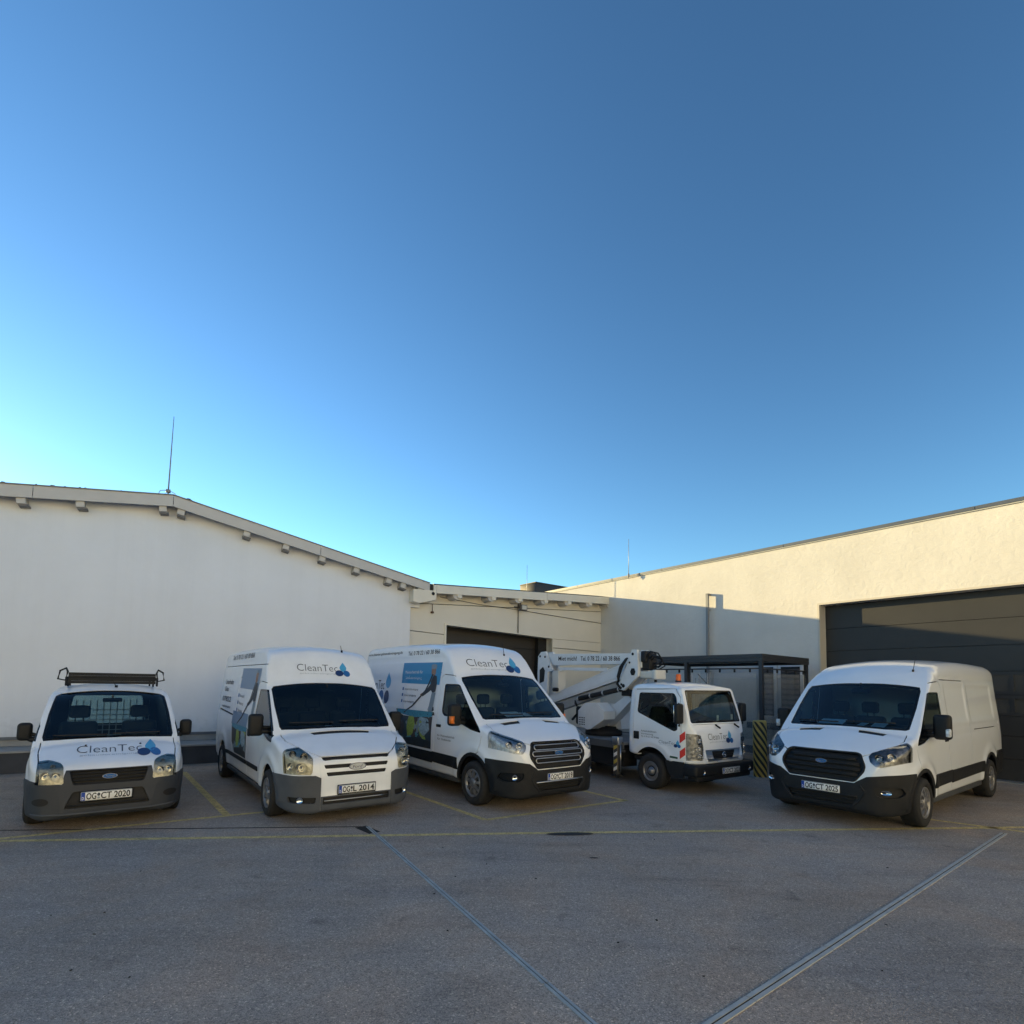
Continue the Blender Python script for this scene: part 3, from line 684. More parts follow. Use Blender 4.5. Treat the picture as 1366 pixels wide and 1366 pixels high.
for k in range(5): MB().rbox(-.02, .02, -.35 - k * .5, -.31 - k * .5, 2.29, 2.37, .008, 1).build('curtain_hook', BLACK, rl)
CUR = glass('clear_curtain', (.96, .98, .98), .5, rough=.12, opacity=.16, ocol=(.75, .78, .80))
def curtain(a, b, nm='curtain'):
    a, b = Vector(a), Vector(b); n = 24; v = []; d = (b - a).normalized(); w = Vector((-d.y, d.x, 0))
    for i in range(n + 1):
        t = i / n; p = a.lerp(b, t) + w * .008 * math.sin(t * 17); v += [(p.x, p.y, .35), (p.x, p.y, 2.28)]
    return obj(nm, v, [(2 * i, 2 * i + 2, 2 * i + 3, 2 * i + 1) for i in range(n)], CUR, SH, True)
curtain((.12, -.01, 0), (1.2, -.01, 0)); curtain((1.25, -.01, 0), (1.85, -.01, 0)); curtain((2.05, -.01, 0), (3.3, -.01, 0)); curtain((0, -.15, 0), (0, -1.3, 0)); curtain((0, -1.35, 0), (0, -2.6, 0))
MB().box(.3, 3.2, -SW_ + .02, -SW_ + .05, .5, 2.2).build('back_pane', glass('shelter_glass', (.93, .95, .95), .6), SH)
# ------------------------------------------------------------------ striped bollard
bo = thing('bollard', 'round yellow and black striped bollard between the truck and the right van', 'bollard', (5.42, 11.93, 0), 0)
def bollard_mat():
    m = mat('bollard_yellow', (.52, .38, .09), .5, noise=.2, nscale=8); return m
MB().lathe([(.001, 1.22), (.125, 1.22), (.14, 1.20), (.14, 0)], 32, 'z').build('post', bollard_mat(), bo)
for k in range(9):      # helical bands, each a strip of its own
    v = []; n = 16
    for i in range(n + 1):
        t = i / n; a = math.pi * (1.0 + 1.0 * t); z = 1.35 - k * .172 - .62 * (t - .5) - .25
        for dz in (0, .085):
            v.append((.1425 * math.cos(a), .1425 * math.sin(a), min(1.195, max(.01, z + dz))))
    v2 = v; o = obj('warning_band', v2, [(2 * i, 2 * i + 2, 2 * i + 3, 2 * i + 1) for i in range(n)], mat('band_black', (.02, .02, .02), .5), bo, True)
    if max(p[2] for p in v) - min(p[2] for p in v) < .02: bpy.data.objects.remove(o)
MB().box(-.2, .2, -.2, .2, 0, .015).build('foot_plate', CONC, bo)

# ------------------------------------------------------------------ unseen hall added behind the camera to bounce low sun as warm fill
OB = thing('added_bounce_hall', 'long pale stucco hall added out of view to bounce low sun into the yard', 'building', (2.0, -22.0, 0), R(33))
MB().box(-34, 50, -.4, 0, 0, 13.0).build('wall', STO, OB)
MB().box(-34, 50, -14, -.401, 12.5, 12.7).build('roof', CAP, OB)
for k in range(12): MB().box(-30 + k * 6.5, -27.5 + k * 6.5, .0, .02, 1.2, 2.8).build('window', GLOSSBLK, OB)
# ------------------------------------------------------------------ vehicle building blocks
def lin(a, b, n): return [a + (b - a) * i / n for i in range(n)]
_wheel = {}
def wheel(parent, loc, side, Rw, w, rr, style):
    """hub disc with a tyre and a rim as its own parts; side +1: outer face towards +y"""
    key = (Rw, w, rr, style)
    if key not in _wheel:
        hub = MB().lathe([(.001, .0), (rr * .3, .0), (rr * .32, -.02), (rr, -.03), (rr, -w * .8)], 28)
        ty = MB().lathe([(rr, -.01), (rr + .012, .012), (rr + .035, .022), (Rw - .06, .028), (Rw - .022, .012), (Rw - .006, -.012), (Rw, -.04), (Rw, -w + .04), (Rw - .02, -w), (rr, -w)], 48)
        for k in range(40):     # shoulder blocks of the tread
            a = 2 * math.pi * k / 40; c, s_ = math.cos(a), math.sin(a); c2, s2 = math.cos(a + .09), math.sin(a + .09)
            r0, r1 = Rw - .012, Rw + .004
            v = [(r0 * c, .006, r0 * s_), (r1 * c, -.03, r1 * s_), (r1 * c2, -.03, r1 * s2), (r0 * c2, .006, r0 * s2), (r1 * c, -w + .03, r1 * s_), (r1 * c2, -w + .03, r1 * s2)]
            ty.add(v, [(0, 1, 2, 3), (1, 4, 5, 2)])
        rim = MB()
        rim.lathe([(rr - .03, -.02), (rr - .012, .012), (rr + .002, .014), (rr + .004, -.005)], 40)
        if style == 'steel':
            rim.lathe([(.0, .0), (.05, .005), (.065, -.012), (rr * .5, -.03), (rr * .8, .0), (rr - .01, -.015)], 32)
            rim.lathe([(.0, .03), (.05, .028), (.06, .0)], 20)
        else:
            n = 9 if style == 'cover' else 5
            rim.lathe([(.0, .02), (.05, .022), (.075, .008), (.085, -.01)], 24)
            for k in range(n):
                a = 2 * math.pi * k / n
                def Q(r, t, h): return (r * math.cos(a) - t * math.sin(a), h, r * math.sin(a) + t * math.cos(a))
                w0, w1 = (.016, .03) if style == 'cover' else (.03, .045)
                v = [Q(.06, -w0, .008), Q(.06, w0, .008), Q(rr - .02, w1, -.004), Q(rr - .02, -w1, -.004), Q(.06, -w0, -.02), Q(.06, w0, -.02), Q(rr - .02, w1, -.03), Q(rr - .02, -w1, -.03), Q(rr * .6, -w0 * 1.0, .016), Q(rr * .6, w0 * 1.0, .016)]
                rim.add(v, [(0, 1, 9, 8), (8, 9, 2, 3), (0, 8, 3, 7, 4), (1, 5, 6, 2, 9), (4, 7, 6, 5)])
        _wheel[key] = (hub, ty, rim)
    hub, ty, rim = _wheel[key]
    if isinstance(hub, MB):
        h = hub.build('wheel', BLACK, parent); t = ty.build('tyre', RUBBER, h); r_ = rim.build('rim', RIM, h)
        _wheel[key] = (h, t, r_)
    else:
        h = hub.copy(); link(h); h.parent = parent
        for c in (ty, rim): q = c.copy(); link(q); q.parent = h
    h.location = loc; h.rotation_euler = (0, random.uniform(0, 2), 0 if side > 0 else math.pi)
    return h
def mirror_unit(parent, base, head, size, side, ind=None):
    """door mirror: arm, housing, glass, repeater"""
    hx, hy, hz = head; sx, sy, sz = size
    m = MB().rbox(hx - sx / 2, hx + sx / 2, hy - sy / 2, hy + sy / 2, hz - sz / 2, hz + sz / 2, .05, 4)
    m.tube([base, ((base[0] + hx) / 2, (base[1] + hy) / 2, base[2] + .01), (hx, hy - side * sy * .3, hz - sz * .38)], .035, 8)
    m.tube([(base[0], base[1], base[2] + .06), (hx, hy - side * sy * .3, hz - sz * .1)], .025, 8)
    o = m.build('mirror', PLASTIC, parent)
    g = MB().box(hx - sx / 2 - .004, hx - sx / 2 + .002, hy - sy * .38, hy + sy * .38, hz - sz * .4, hz + sz * .4).build('mirror_glass', CHROME, o)
    if ind: MB().rbox(hx - .01 + sx * .2, hx + sx / 2 + .006, hy + side * (sy / 2 - .06), hy + side * (sy / 2 + .006), hz - sz * .38, hz - sz * .05, .02).build('indicator', ind, o)
    return o
def plate(parent, x, y, z, text, tilt=0., dark=True, w=.52, lean=0.):
    o = MB().rbox(x - .005, x + .004, y - w / 2, y + w / 2, z - .055, z + .055, .004, 1).build('number_plate', WHITE, parent)
    MB().box(x + .0045, x + .0055, y - w / 2 + .003, y - w / 2 + .043, z - .052, z + .052).build('country_strip', BLUE, o)
    v, f = text2d('D', .05, .02)[:2]
    obj('country_letter', [(x + .0062, y - w / 2 + .012 + p[0] * .6, z - .04 + p[1]) for p in v], f, WHITE, o)
    a, b = text
    for s_, x0, x1 in ((a, -w / 2 + .055, -w / 2 + .155), (b, -w / 2 + .20, w / 2 - .018)):
        v, f = fit_text(s_, y + x0, y + x1, z - .037, .075, .022)
        obj('plate_lettering', [(x + .0058, p[0], p[1]) for p in v], f, INK, o)
    obj('plate_seal', [(x + .0058, p[0], p[1]) for p in ell(y - w / 2 + .178, z + .015, .016, .02)], [tuple(range(28))], INKG, o)
    obj('plate_seal', [(x + .0058, p[0], p[1]) for p in ell(y - w / 2 + .178, z - .025, .014, .014)], [tuple(range(28))], INKL, o)
    rim = MB()
    for a0, a1, b0, b1 in ((y - w / 2, y + w / 2, z + .049, z + .0525), (y - w / 2, y + w / 2, z - .0525, z - .049)): rim.box(x + .004, x + .006, a0, a1, b0, b1)
    rim.build('plate_border', INK, o)
    if dark: MB().rbox(x - .02, x - .005, y - w / 2 - .012, y + w / 2 + .012, z - .07, z + .065, .006, 1).build('plate_holder', PLASTIC, parent)
    return o
def badge(parent, S, z, w=.145, y=0., off=.014, field=None):
    """oval radiator badge with script lettering"""
    h = S.hit((y, z), 'x', 1); x = h.x + off
    e = ell(y, z, w / 2, w * .2)
    o = MB().prism(e, x - .03, x, 'x').build('front_badge', CHROME, parent)
    obj('badge_field', [(x + .002, p[0], p[1]) for p in ell(y, z, w / 2 * .88, w * .2 * .8)], [tuple(range(28))], field or MB_, o)
    v, f = fit_text('Ford', y - w * .26, y + w * .26, z - w * .09, w * .17, .01)
    obj('badge_script', [(x + .003, p[0] + (p[1] - z) * .25, p[1]) for p in v], f, CHROME, o)
    return o
def seat(mb, x, y, z, w=.46, d=.5, h=.62):
    mb.rbox(x - d, x, y - w / 2, y + w / 2, z - .1, z + .04, .05)
    mb.rbox(x - d - .08, x - d + .06, y - w / 2, y + w / 2, z, z + h, .06)
    mb.rbox(x - d - .07, x - d + .03, y - .13, y + .13, z + h + .05, z + h + .24, .045)
    mb.tube([(x - d - .02, y - .05, z + h - .02), (x - d - .02, y - .05, z + h + .08)], .008, 6); mb.tube([(x - d - .02, y + .05, z + h - .02), (x - d - .02, y + .05, z + h + .08)], .008, 6)
def interior(parent, xd, xs_, zf, zd, hw, xb, zt, seats, steer_y, bulk=True, bulkmat=None, cage=False):
    d = MB()
    d.prism([(xd, zd - .16), (xd + .02, zd - .06), (xd - .18, zd), (xd - .42, zd + .01), (xd - .5, zd - .05), (xd - .46, zd - .45), (xd, zd - .5)], -hw, hw)
    d.rbox(xd - .56, xd - .38, -.18, .18, zd - .4, zd + .0, .04)
    d.rbox(xd - .55, xd - .3, steer_y - .2, steer_y + .2, zd - .12, zd + .07, .04)
    o = d.build('dashboard', DASH, parent)
    st = MB(); c = Vector((xd - .66, steer_y, zd - .02)); a = Vector((-.45, 0, .9)).normalized(); u = Vector((0, 1, 0)); w = a.cross(u)
    st.tube([c + (u * math.cos(t) + w * math.sin(t)) * .2 for t in [2 * math.pi * i / 24 for i in range(24)]], .016, 6, closed=True)
    st.tube([c, c - a * .22], .04, 8); st.tube([c - u * .19, c + u * .19], .018, 6)
    st.build('steering_wheel', PLASTIC, o)
    for y in seats:
        q = MB(); seat(q, xs_, y, zf); q.build('seat', SEAT, parent)
    if bulk:
        MB().rbox(xb - .02, xb, -hw, hw, zf - .4, zt, .01, 1).build('bulkhead', bulkmat or TRIM, parent)
    if cage:
        g = MB()
        for i in range(13): y = -.52 + i * 1.04 / 12; g.box(xb + .0, xb + .012, y - .006, y + .006, zf + .35, zt - .05)
        for i in range(6): z = zf + .37 + i * .08; g.box(xb + .001, xb + .011, -.52, .52, z - .006, z + .006)
        g.build('load_guard', mat('guard_grey', (.3, .33, .35), .5), parent)
    MB().box(xb, xd + .1, -hw, hw, zf - .42, zf - .36).build('cab_floor', BLACK, parent)
def underbody(parent, xr, xf, hw, wells, zt=.72, zb=.24):
    m = MB().box(xr, xf, -hw, hw, zb + .06, zt); 
    m.build('underbody', BLACK, parent)
    for cx, cz, r in wells:
        for sg in (-1, 1):
            liner = MB()
            pts = [(cx + r * math.cos(t), cz + r * math.sin(t)) for t in lin(-.35, math.pi + .35, 18)]
            v = [(p[0], sg * y, p[1]) for p in pts for y in (hw - .05, hw + .235)]
            liner.add(v, [(2 * i, 2 * i + 1, 2 * i + 3, 2 * i + 2) for i in range(len(pts) - 1)], True)
            liner.build('arch_liner', BLACK, parent)
def lamp(S, bm, parent, poly, axis, test, planes, lens, depth=.07, reflectors=(), housing=LAMPIN, name='headlight'):
    fs = S.cut(bm, poly, axis, test, planes)
    if not fs: print('EMPTY lamp', name, parent.name); return None
    nb = S.take(bm, fs); hb = nb.copy()
    # reflector housing: same outline, pushed in, with the side wall joining it to the lens
    ln = S.piece(nb, name, lens, parent, off=.002, rim=depth)
    ho = S.piece(hb, 'reflector', housing, ln, off=-depth * .8, rim=.01)
    for (p, r, m) in reflectors:
        h = S.hit(p, 'x', 1)
        if h is None: continue
        n = S.normal(h); n = Vector((max(.55, n.x), n.y * .5, 0)).normalized()
        c = h - n * depth * .62; q = MB(); u = Vector((0, 0, 1)); w = n.cross(u)
        prof = [(r, .035), (r * .96, .02), (r * .75, -.005), (r * .35, -.02), (r * .3, .006), (.002, .012)]
        k = 20; v = []; f = []
        for j in range(k):
            t = 2 * math.pi * j / k
            for (rr, hh) in prof: v.append(c + (u * math.sin(t) + w * math.cos(t)) * rr + n * hh)
        L = len(prof)
        for j in range(k):
            for i in range(L - 1): f.append((j * L + i, j * L + i + 1, ((j + 1) % k) * L + i + 1, ((j + 1) % k) * L + i))
        q.add(v, f, True); q.build('lamp_bowl', m, ln)
    return ln
def logo(S, parent, x0, x1, zb, cap, axis='x', sign=1, col=INKG, sub=True, flip=1, drops=True, bold=0., m1=LB, m2=MB_, m3=DB, vert=1.0):
    """firm's name in thin letters, three drops beside it and a small second line"""
    w = x1 - x0; tw = w * (.80 if drops else 1)
    S.decal('logo_lettering', fit_text('CleanTec', x0, x0 + tw, zb, cap, bold - .012), col, parent, axis, sign)
    if sub:
        S.decal('logo_small_lettering', fit_text('gebäudereinigung', x0 + w * .04, x0 + tw * .93, zb - cap * .42, cap * .2, -.01), INKL, parent, axis, sign)
    if drops:
        a = w * .072; b = a * vert; cx = x1 - a * 1.1
        S.decal('logo_drop', poly2d(drop(cx - a * .1, zb + cap * .60, a * 1.0, b * 1.35), .05), m1, parent, axis, sign)
        S.decal('logo_drop', poly2d(ell(cx - a * 1.35, zb - cap * .22, a * 1.18, b * .85), .05), m3, parent, axis, sign)
        S.decal('logo_drop', poly2d(ell(cx + a * .75, zb - cap * .26, a * 1.0, b * .85, -.35), .05), m2, parent, axis, sign)
def lines(S, parent, rows, axis, sign, m=INKG, bold=0.):
    for s_, x0, x1, zb, cap in rows: S.decal('side_lettering', fit_text(s_, x0, x1, zb, cap, bold), m, parent, axis, sign)
def wiper(S, parent, a, b, axis='x', sign=1, arm=None):
    m = MB(); S.bars(m, [[a, b]], axis, sign, .011, .02)
    if arm: S.bars(m, [[arm, ((a[0] + b[0]) / 2, (a[1] + b[1]) / 2)]], axis, sign, .014, .03)
    return m.build('wiper', BLACK, parent)
def worker_picture(S, parent, x0, z0, x1, z1, sign, fade=0.):
    """printed picture on the van side: cleaner with helmet and long pole over a street scene, as flat shapes"""
    W, H = x1 - x0, z1 - z0
    def P(pts, m, name='side_picture'):
        S.decal(name, poly2d([(x0 + p[0] * W, z0 + p[1] * H) for p in pts], .15), m, parent, 'y', sign, .0055)
    dk = mat('print_dark', (.02, .025, .035), .5); sk = mat('print_skin', (.28, .16, .11), .5); gr = mat('print_greyblue', (.2, .26, .32), .5)
    P([(.80, .50), (.79, .66), (.86, .78), (.93, .76), (.95, .62), (.93, .46), (.86, .42)], dk)           # jacket
    P([(.80, .80), (.80, .90), (.85, .96), (.90, .93), (.90, .80), (.85, .76)], sk)                        # face
    P([(.79, .90), (.79, .985), (.86, 1.0), (.92, .98), (.92, .90)], gr)                                   # helmet
    P([(.80, .62), (.70, .48), (.60, .38), (.63, .35), (.76, .44), (.86, .52)], dk)                        # arm
    P([(.84, .44), (.80, .10), (.84, .02), (.90, .04), (.94, .44)], gr)                                    # trousers
    P([(.84, .18), (.80, .0), (.97, .0), (.93, .16)], dk)                                                  # boots
    P([(.85, .80), (.70, .46), (.40, .12), (.20, -.02), (.18, .0), (.38, .15), (.67, .48), (.82, .80)], dk)   # pole
    P([(.64, .40), (.58, .36), (.56, .39), (.62, .43)], sk)
def street_photo(S, parent, x0, z0, x1, z1, sign, wash=None):
    m = mat('print_street' + (wash or ''), (.03, .08, .10), .5)
    if m.get('done') is None:
        n, l = m.node_tree.nodes, m.node_tree.links; b = n['Principled BSDF']
        tc = n.new('ShaderNodeTexCoord'); v = n.new('ShaderNodeTexVoronoi'); v.inputs['Scale'].default_value = 5.5; v.inputs['Randomness'].default_value = 1
        nz = n.new('ShaderNodeTexNoise'); nz.inputs['Scale'].default_value = 9; nz.inputs['Detail'].default_value = 5
        l.new(tc.outputs['Object'], nz.inputs[0])
        ad = n.new('ShaderNodeMix'); ad.data_type = 'VECTOR'; ad.inputs[0].default_value = .18
        l.new(tc.outputs['Object'], ad.inputs[4]); l.new(nz.outputs['Color'], ad.inputs[5]); l.new(ad.outputs[1], v.inputs['Vector'])
        r = n.new('ShaderNodeValToRGB'); e = r.color_ramp.elements; r.color_ramp.interpolation = 'CONSTANT'
        e[0].position = 0; e[0].color = (.02, .04, .06, 1); e[1].position = .3; e[1].color = (.05, .14, .20, 1)
        for p, c in ((.45, (.08, .30, .40, 1)), (.58, (.03, .05, .05, 1)), (.68, (.20, .28, .34, 1)), (.78, (.34, .44, .08, 1)), (.86, (.06, .04, .035, 1)), (.93, (.25, .33, .38, 1))):
            q = e.new(p); q.color = c
        sp = n.new('ShaderNodeSeparateColor'); l.new(v.outputs['Color'], sp.inputs[0]); l.new(sp.outputs[0], r.inputs[0]); l.new(r.outputs[0], b.inputs['Base Color']); m['done'] = 1
    W, H = x1 - x0, z1 - z0
    S.decal('side_picture', poly2d([(x0 - .03 * W, z0 + H), (x1, z0 + H), (x1, z0), (x0 + .25 * W, z0), (x0 + .05 * W, z0 + H * .35)], .15), m, parent, 'y', sign, .003)
    for pts, c in (([(.0, 1), (.99, 1), (.99, .86), (.5, .80), (.0, .88)], (.05, .28, .42)), ([(.36, .82), (.5, .86), (.56, .6), (.5, .3), (.36, .22), (.33, .5)], (.34, .46, .07)),
                   ([(.0, .86), (.2, .84), (.26, .5), (.2, .25), (.06, .35)], (.045, .035, .03)), ([(.66, .84), (.9, .8), (.96, .5), (.8, .3), (.68, .45)], (.32, .46, .54)), ([(.25, 0), (1, 0), (1, .2), (.6, .26), (.22, .16)], (.012, .02, .028))):
        S.decal('side_picture', poly2d([(x0 + p[0] * W, z0 + p[1] * H) for p in rpoly(pts, .05)], .15), mat('print_%d%d%d' % tuple(int(q * 1000) for q in c), c, .5, noise=.5, nscale=30), parent, 'y', sign, .0045)
side_t = lambda sg, x0=-9, x1=9: (lambda c, n: c.y * sg > .3 and abs(n.y) > .35 and x0 < c.x < x1)
front_t = lambda x0: (lambda c, n: c.x > x0 and n.x > -.2)
def arches(S, bm, wells, arc=None, parent=None, trim=None, tw=.045):
    for cx, cz, r in wells:
        circ = [(cx + r * math.cos(t), cz + r * math.sin(t)) for t in lin(0, 2 * math.pi, 30)]
        for sg in (-1, 1):
            fs = S.cut(bm, circ, 'y', lambda c, n, sg=sg: c.y * sg > .45, )
            S.take(bm, fs).free()
            if trim:
                ro = r + tw; ring = [(cx + ro * math.cos(t), cz + ro * math.sin(t)) for t in lin(0, 2 * math.pi, 30)]
                fs = S.cut(bm, ring, 'y', lambda c, n, sg=sg: c.y * sg > .45 and abs(n.y) > .3)
                if fs: S.piece(S.take(bm, fs), 'arch_trim', trim, parent, off=.012, rim=.03)
def gaps(S, bm, segs, axis, tests, w=.013):
    for sgt in tests:
        for ln in segs:
            for p, q in zip(ln, ln[1:]):
                fs = S.cut(bm, strip(p, q, w), axis, sgt)
                if fs: S.take(bm, fs).free()
def pane(S, bm, poly, axis, test, name, m, parent, frame=None, fw=.025, off=-.006, planes=()):
    """cuts a window out of the shell: black surround and the pane inside it"""
    fs = S.cut(bm, poly, axis, test, planes)
    if not fs: print('EMPTY pane', name); return None, None
    nb = S.take(bm, fs); fo = None
    if frame:
        cx = sum(p[0] for p in poly) / len(poly); cy = sum(p[1] for p in poly) / len(poly); inner = []
        N = len(poly); area = sum(poly[k - 1][0] * poly[k][1] - poly[k][0] * poly[k - 1][1] for k in range(N)); sg = 1 if area > 0 else -1
        for k in range(N):
            a, p, b = Vector(poly[k - 1]), Vector(poly[k]), Vector(poly[(k + 1) % N])
            n1 = Vector((-(p - a).y, (p - a).x)).normalized() * sg; n2 = Vector((-(b - p).y, (b - p).x)).normalized() * sg
            q = (n1 + n2).normalized(); inner.append(tuple(p + q * fw / max(.4, q.dot(n1))))
        fi = S.cut(nb, inner, axis, lambda c, n: True)
        gb = S.take(nb, fi)
        fo = S.piece(nb, name + '_frame', frame, parent, off=off + .001, rim=.02)
        nb = gb
    return S.piece(nb, name, m, parent, off=off, rim=.004), fo

# ------------------------------------------------------------------ the newer high and medium roof vans
def newer_van(root, high, grille, plate_text, vis):
    XF = 1.0
    roof = [(-.75, 2.14), (-.85, 2.30), (-1.0, 2.48), (-1.15, 2.59), (-1.4, 2.66), (-2.0, 2.70), (-3.0, 2.73), (-4.6, 2.72), (-4.80, 2.68), (-4.88, 2.58), (-4.93, 2.40)] if high else \
           [(-.75, 2.135), (-.85, 2.21), (-1.0, 2.29), (-1.2, 2.36), (-1.5, 2.42), (-2.0, 2.46), (-3.0, 2.49), (-4.5, 2.475), (-4.75, 2.45), (-4.87, 2.37), (-4.93, 2.2)]
    top = [(.955, .68), (.94, .80), (.915, .90), (.885, .985), (.835, 1.045), (.77, 1.085), (.63, 1.15), (.44, 1.23), (.28, 1.295), (.16, 1.34), (.10, 1.39), (.04, 1.44), (-.3, 1.745), (-.60, 2.01), (-.68, 2.075)] + roof
    W = [(-4.93, .88), (-4.88, .93), (-4.75, .965), (-4, .985), (-1, .985), (0, .985), (.33, .97), (.55, .935), (.70, .88), (.82, .80), (.89, .71), (.935, .61), (.955, .52)]
    bot = [(-4.93, .42), (-4.4, .36), (0, .34), (.45, .24), (.86, .22), (.955, .27)]
    crown = [(-5, .05), (-1.3, .06), (-.85, .10), (-.3, .10), (.10, .10), (.3, .07), (.7, .06), (1.0, .05)]
    RR = .11 if high else .17
    rs = [(-5, RR), (-1.6, RR), (-.95, .11), (-.7, .055), (.0, .05), (.2, .07), (.6, .10), (.9, .09), (1.0, .07)]
    side = [(.2, .955), (.45, .985), (.72, 1.0), (1.05, 1.0), (1.2, .992), (1.35, .982), (1.6, .955), (2.0, .915), (2.4, .885), (2.75, .86)]
    def bead(x, z):
        b = 0
        if -4.6 < x < -1.3: b -= .012 * math.exp(-((z - 1.34) / .03) ** 2) + .010 * math.exp(-((z - 1.24) / .025) ** 2)
        if x < -.9: b -= .02 * math.exp(-((z - (2.36 if high else 2.12)) / .022) ** 2) * min(1, (-.9 - x) * 4)
        for cx in (0, -3.75): b += .022 * math.exp(-(((x - cx) ** 2 + (z - .345) ** 2) ** .5 - .55) ** 2 / .006) * (1 if z > .3 else 0)
        sg = lambda t: 1 / (1 + math.exp(-max(-30, min(30, t / .014))))
        for a0, a1 in ((-2.50, -1.40), (-4.30, -2.68)): b -= .014 * sg(x - a0) * sg(a1 - x) * sg(z - 1.44) * sg(2.02 - z)
        return b
    xs = [-4.93, -4.92, -4.90, -4.87, -4.82, -4.76] + lin(-4.68, -1.6, 90) + lin(-1.6, -.95, 16) + lin(-.95, -.55, 16) + lin(-.55, .1, 16) + lin(.1, .3, 8) + lin(.3, .76, 14) + lin(.76, .9, 10) + [.90, .915, .927, .937, .945, .951, .955]
    xs = sorted(set(round(x, 4) for x in xs))
    S = Shell(top, W, bot, crown, rs, side, xs, nside=44, bead=bead); bm = S.bm
    wells = [(0, .345, .425), (-3.75, .345, .425)]
    arches(S, bm, wells, parent=root, trim=PLASTIC, tw=.055)
    # windscreen, seen from above
    t_up = lambda c, n: n.z > .15 and -1 < c.x < .3 and c.z > 1.25
    k = 0 if high else .06
    ws = [(.14, 0), (.135, -.3), (.115, -.55), (.07, -.80), (.04, -.84), (-.3, -.84), (-.65 + k, -.82), (-.72 + k, -.79), (-.70 + k, -.45), (-.68 + k, 0), (-.70 + k, .45), (-.72 + k, .79), (-.65 + k, .82), (-.3, .84), (.04, .84), (.07, .80), (.115, .55), (.135, .3)]
    glassm, fr = pane(S, bm, ws, 'z', t_up, 'windscreen', WIND, root, GLOSSBLK, .035)
    # cab side windows
    sw = rpoly([(-1.07, 1.90), (-.60, 1.90), (.13, 1.225), (.20, 1.14), (-.10, 1.17), (-.42, 1.25), (-.60, 1.335), (-1.0, 1.345), (-1.08, 1.42)], .05)
    for sg in (-1, 1):
        pane(S, bm, sw, 'y', side_t(sg), 'side_window', SIDEG, root, GLOSSBLK, .03)
    # headlights
    hl = [(.585, 1.0), (.60, 1.045), (.70, 1.095), (1.1, 1.28), (1.1, .985), (.95, .93), (.74, .865), (.68, .875), (.615, .93)]
    for sg in (-1, 1):
        pl = [(p[0] * sg, p[1]) for p in hl]
        lamp(S, bm, root, pl, 'x', lambda c, n, sg=sg: c.x > .30 and c.y * sg > .4, [((.40, 0, .9), (1, 0, .12))], LENS, .06,
             [((.71 * sg, .985), .055, CHROME), ((.83 * sg, 1.0), .055, CHROME), ((.75 * sg, .915), .03, CHROME)], LAMPDK if grille == 'black' else LAMPIN)
    # grille
    gp = rpoly([(-.44, 1.03), (.44, 1.03), (.49, 1.01), (.555, .87), (.545, .80), (.44, .655), (-.44, .655), (-.545, .80), (-.555, .87), (-.49, 1.01)], .03)
    fs = S.cut(bm, gp, 'x', front_t(.5)); gb = S.take(bm, fs)
    g = S.piece(gb, 'grille', BLACK, root, off=-.035, rim=.0)
    m = MB()
    if grille == 'black':
        for z, w in ((.96, .44), (.89, .49), (.82, .50), (.75, .47)):
            S.bars(m, [[(-w, z), (w, z)], [(-w, z - .018), (w, z - .018)]], 'x', 1, .017, -.006)
        m.build('grille_bar', PLASTIC, g)
        fm = MB(); S.bars(fm, [gp + [gp[0]]], 'x', 1, .016, .0); fm.build('grille_surround', PLASTIC, g)
    else:
        for z, w in ((.955, .44), (.865, .49), (.765, .44)):
            q = MB(); h = .034
            lp = rpoly([(-w, z - h), (w, z - h), (w + .02, z), (w, z + h), (-w, z + h), (-w - .02, z)], .03)
            S.bars(q, [lp + [lp[0]]], 'x', 1, .0085, .004); q.build('grille_bar', SATIN, g)
            q = MB(); S.bars(q, [[(-w + .03, z), (w - .03, z)]], 'x', 1, .012, -.01); q.build('grille_slat', PLASTIC, g)
        fm = MB(); S.bars(fm, [gp + [gp[0]]], 'x', 1, .013, .002); fm.build('grille_surround', PLASTIC, g)
    badge(root, S, .885 if grille == 'black' else .865, .16 if grille == 'black' else .18)
    # bumper with lower intake, fog lamps
    bp = [(-1.3, .80), (-.8, .765), (-.585, .73), (-.47, .655), (-.44, .63), (.44, .63), (.47, .655), (.585, .73), (.8, .765), (1.3, .80), (1.3, .1), (-1.3, .1)]
    fs = S.cut(bm, bp, 'x', lambda c, n: c.x > .30, [((.36, 0, 0), (1, 0, 0))]); bb = S.take(bm, fs)
    lowp = rpoly([(-.47, .435), (.47, .435), (.40, .325), (-.40, .325)], .03)
    fs = S.cut(bb, lowp, 'x', front_t(.5)); lb = S.take(bb, fs)
    fog = rpoly([(.66, .60), (.90, .60), (.93, .52), (.88, .465), (.72, .465), (.66, .52)], .03)
    fogs = []
    for sg in (-1, 1):
        fs = S.cut(bb, [(p[0] * sg, p[1]) for p in fog], 'x', front_t(.4)); fogs.append(S.take(bb, fs))
    bo = S.piece(bb, 'bumper', PLASTIC, root, off=.014, rim=.04)
    S.piece(lb, 'lower_grille', BLACK, bo, off=-.03, rim=0)
    q = MB(); S.bars(q, [[(-.45, .40), (.45, .40)], [(-.42, .36), (.42, .36)]], 'x', 1, .01, -.005); q.build('lower_grille_bar', PLASTIC, bo)
    q = MB(); S.bars(q, [[(-.47, .45), (.47, .45)]], 'x', 1, .012, .02); q.build('bumper_trim', SATIN if grille != 'black' else PLASTIC, bo)
    for sg in (-1, 1): q = MB(); S.bars(q, [[(sg * .50, .62), (sg * .56, .52), (sg * .50, .40), (sg * .40, .30)]], 'x', 1, .016, .006); q.build('bumper_rib', PLASTIC, bo)
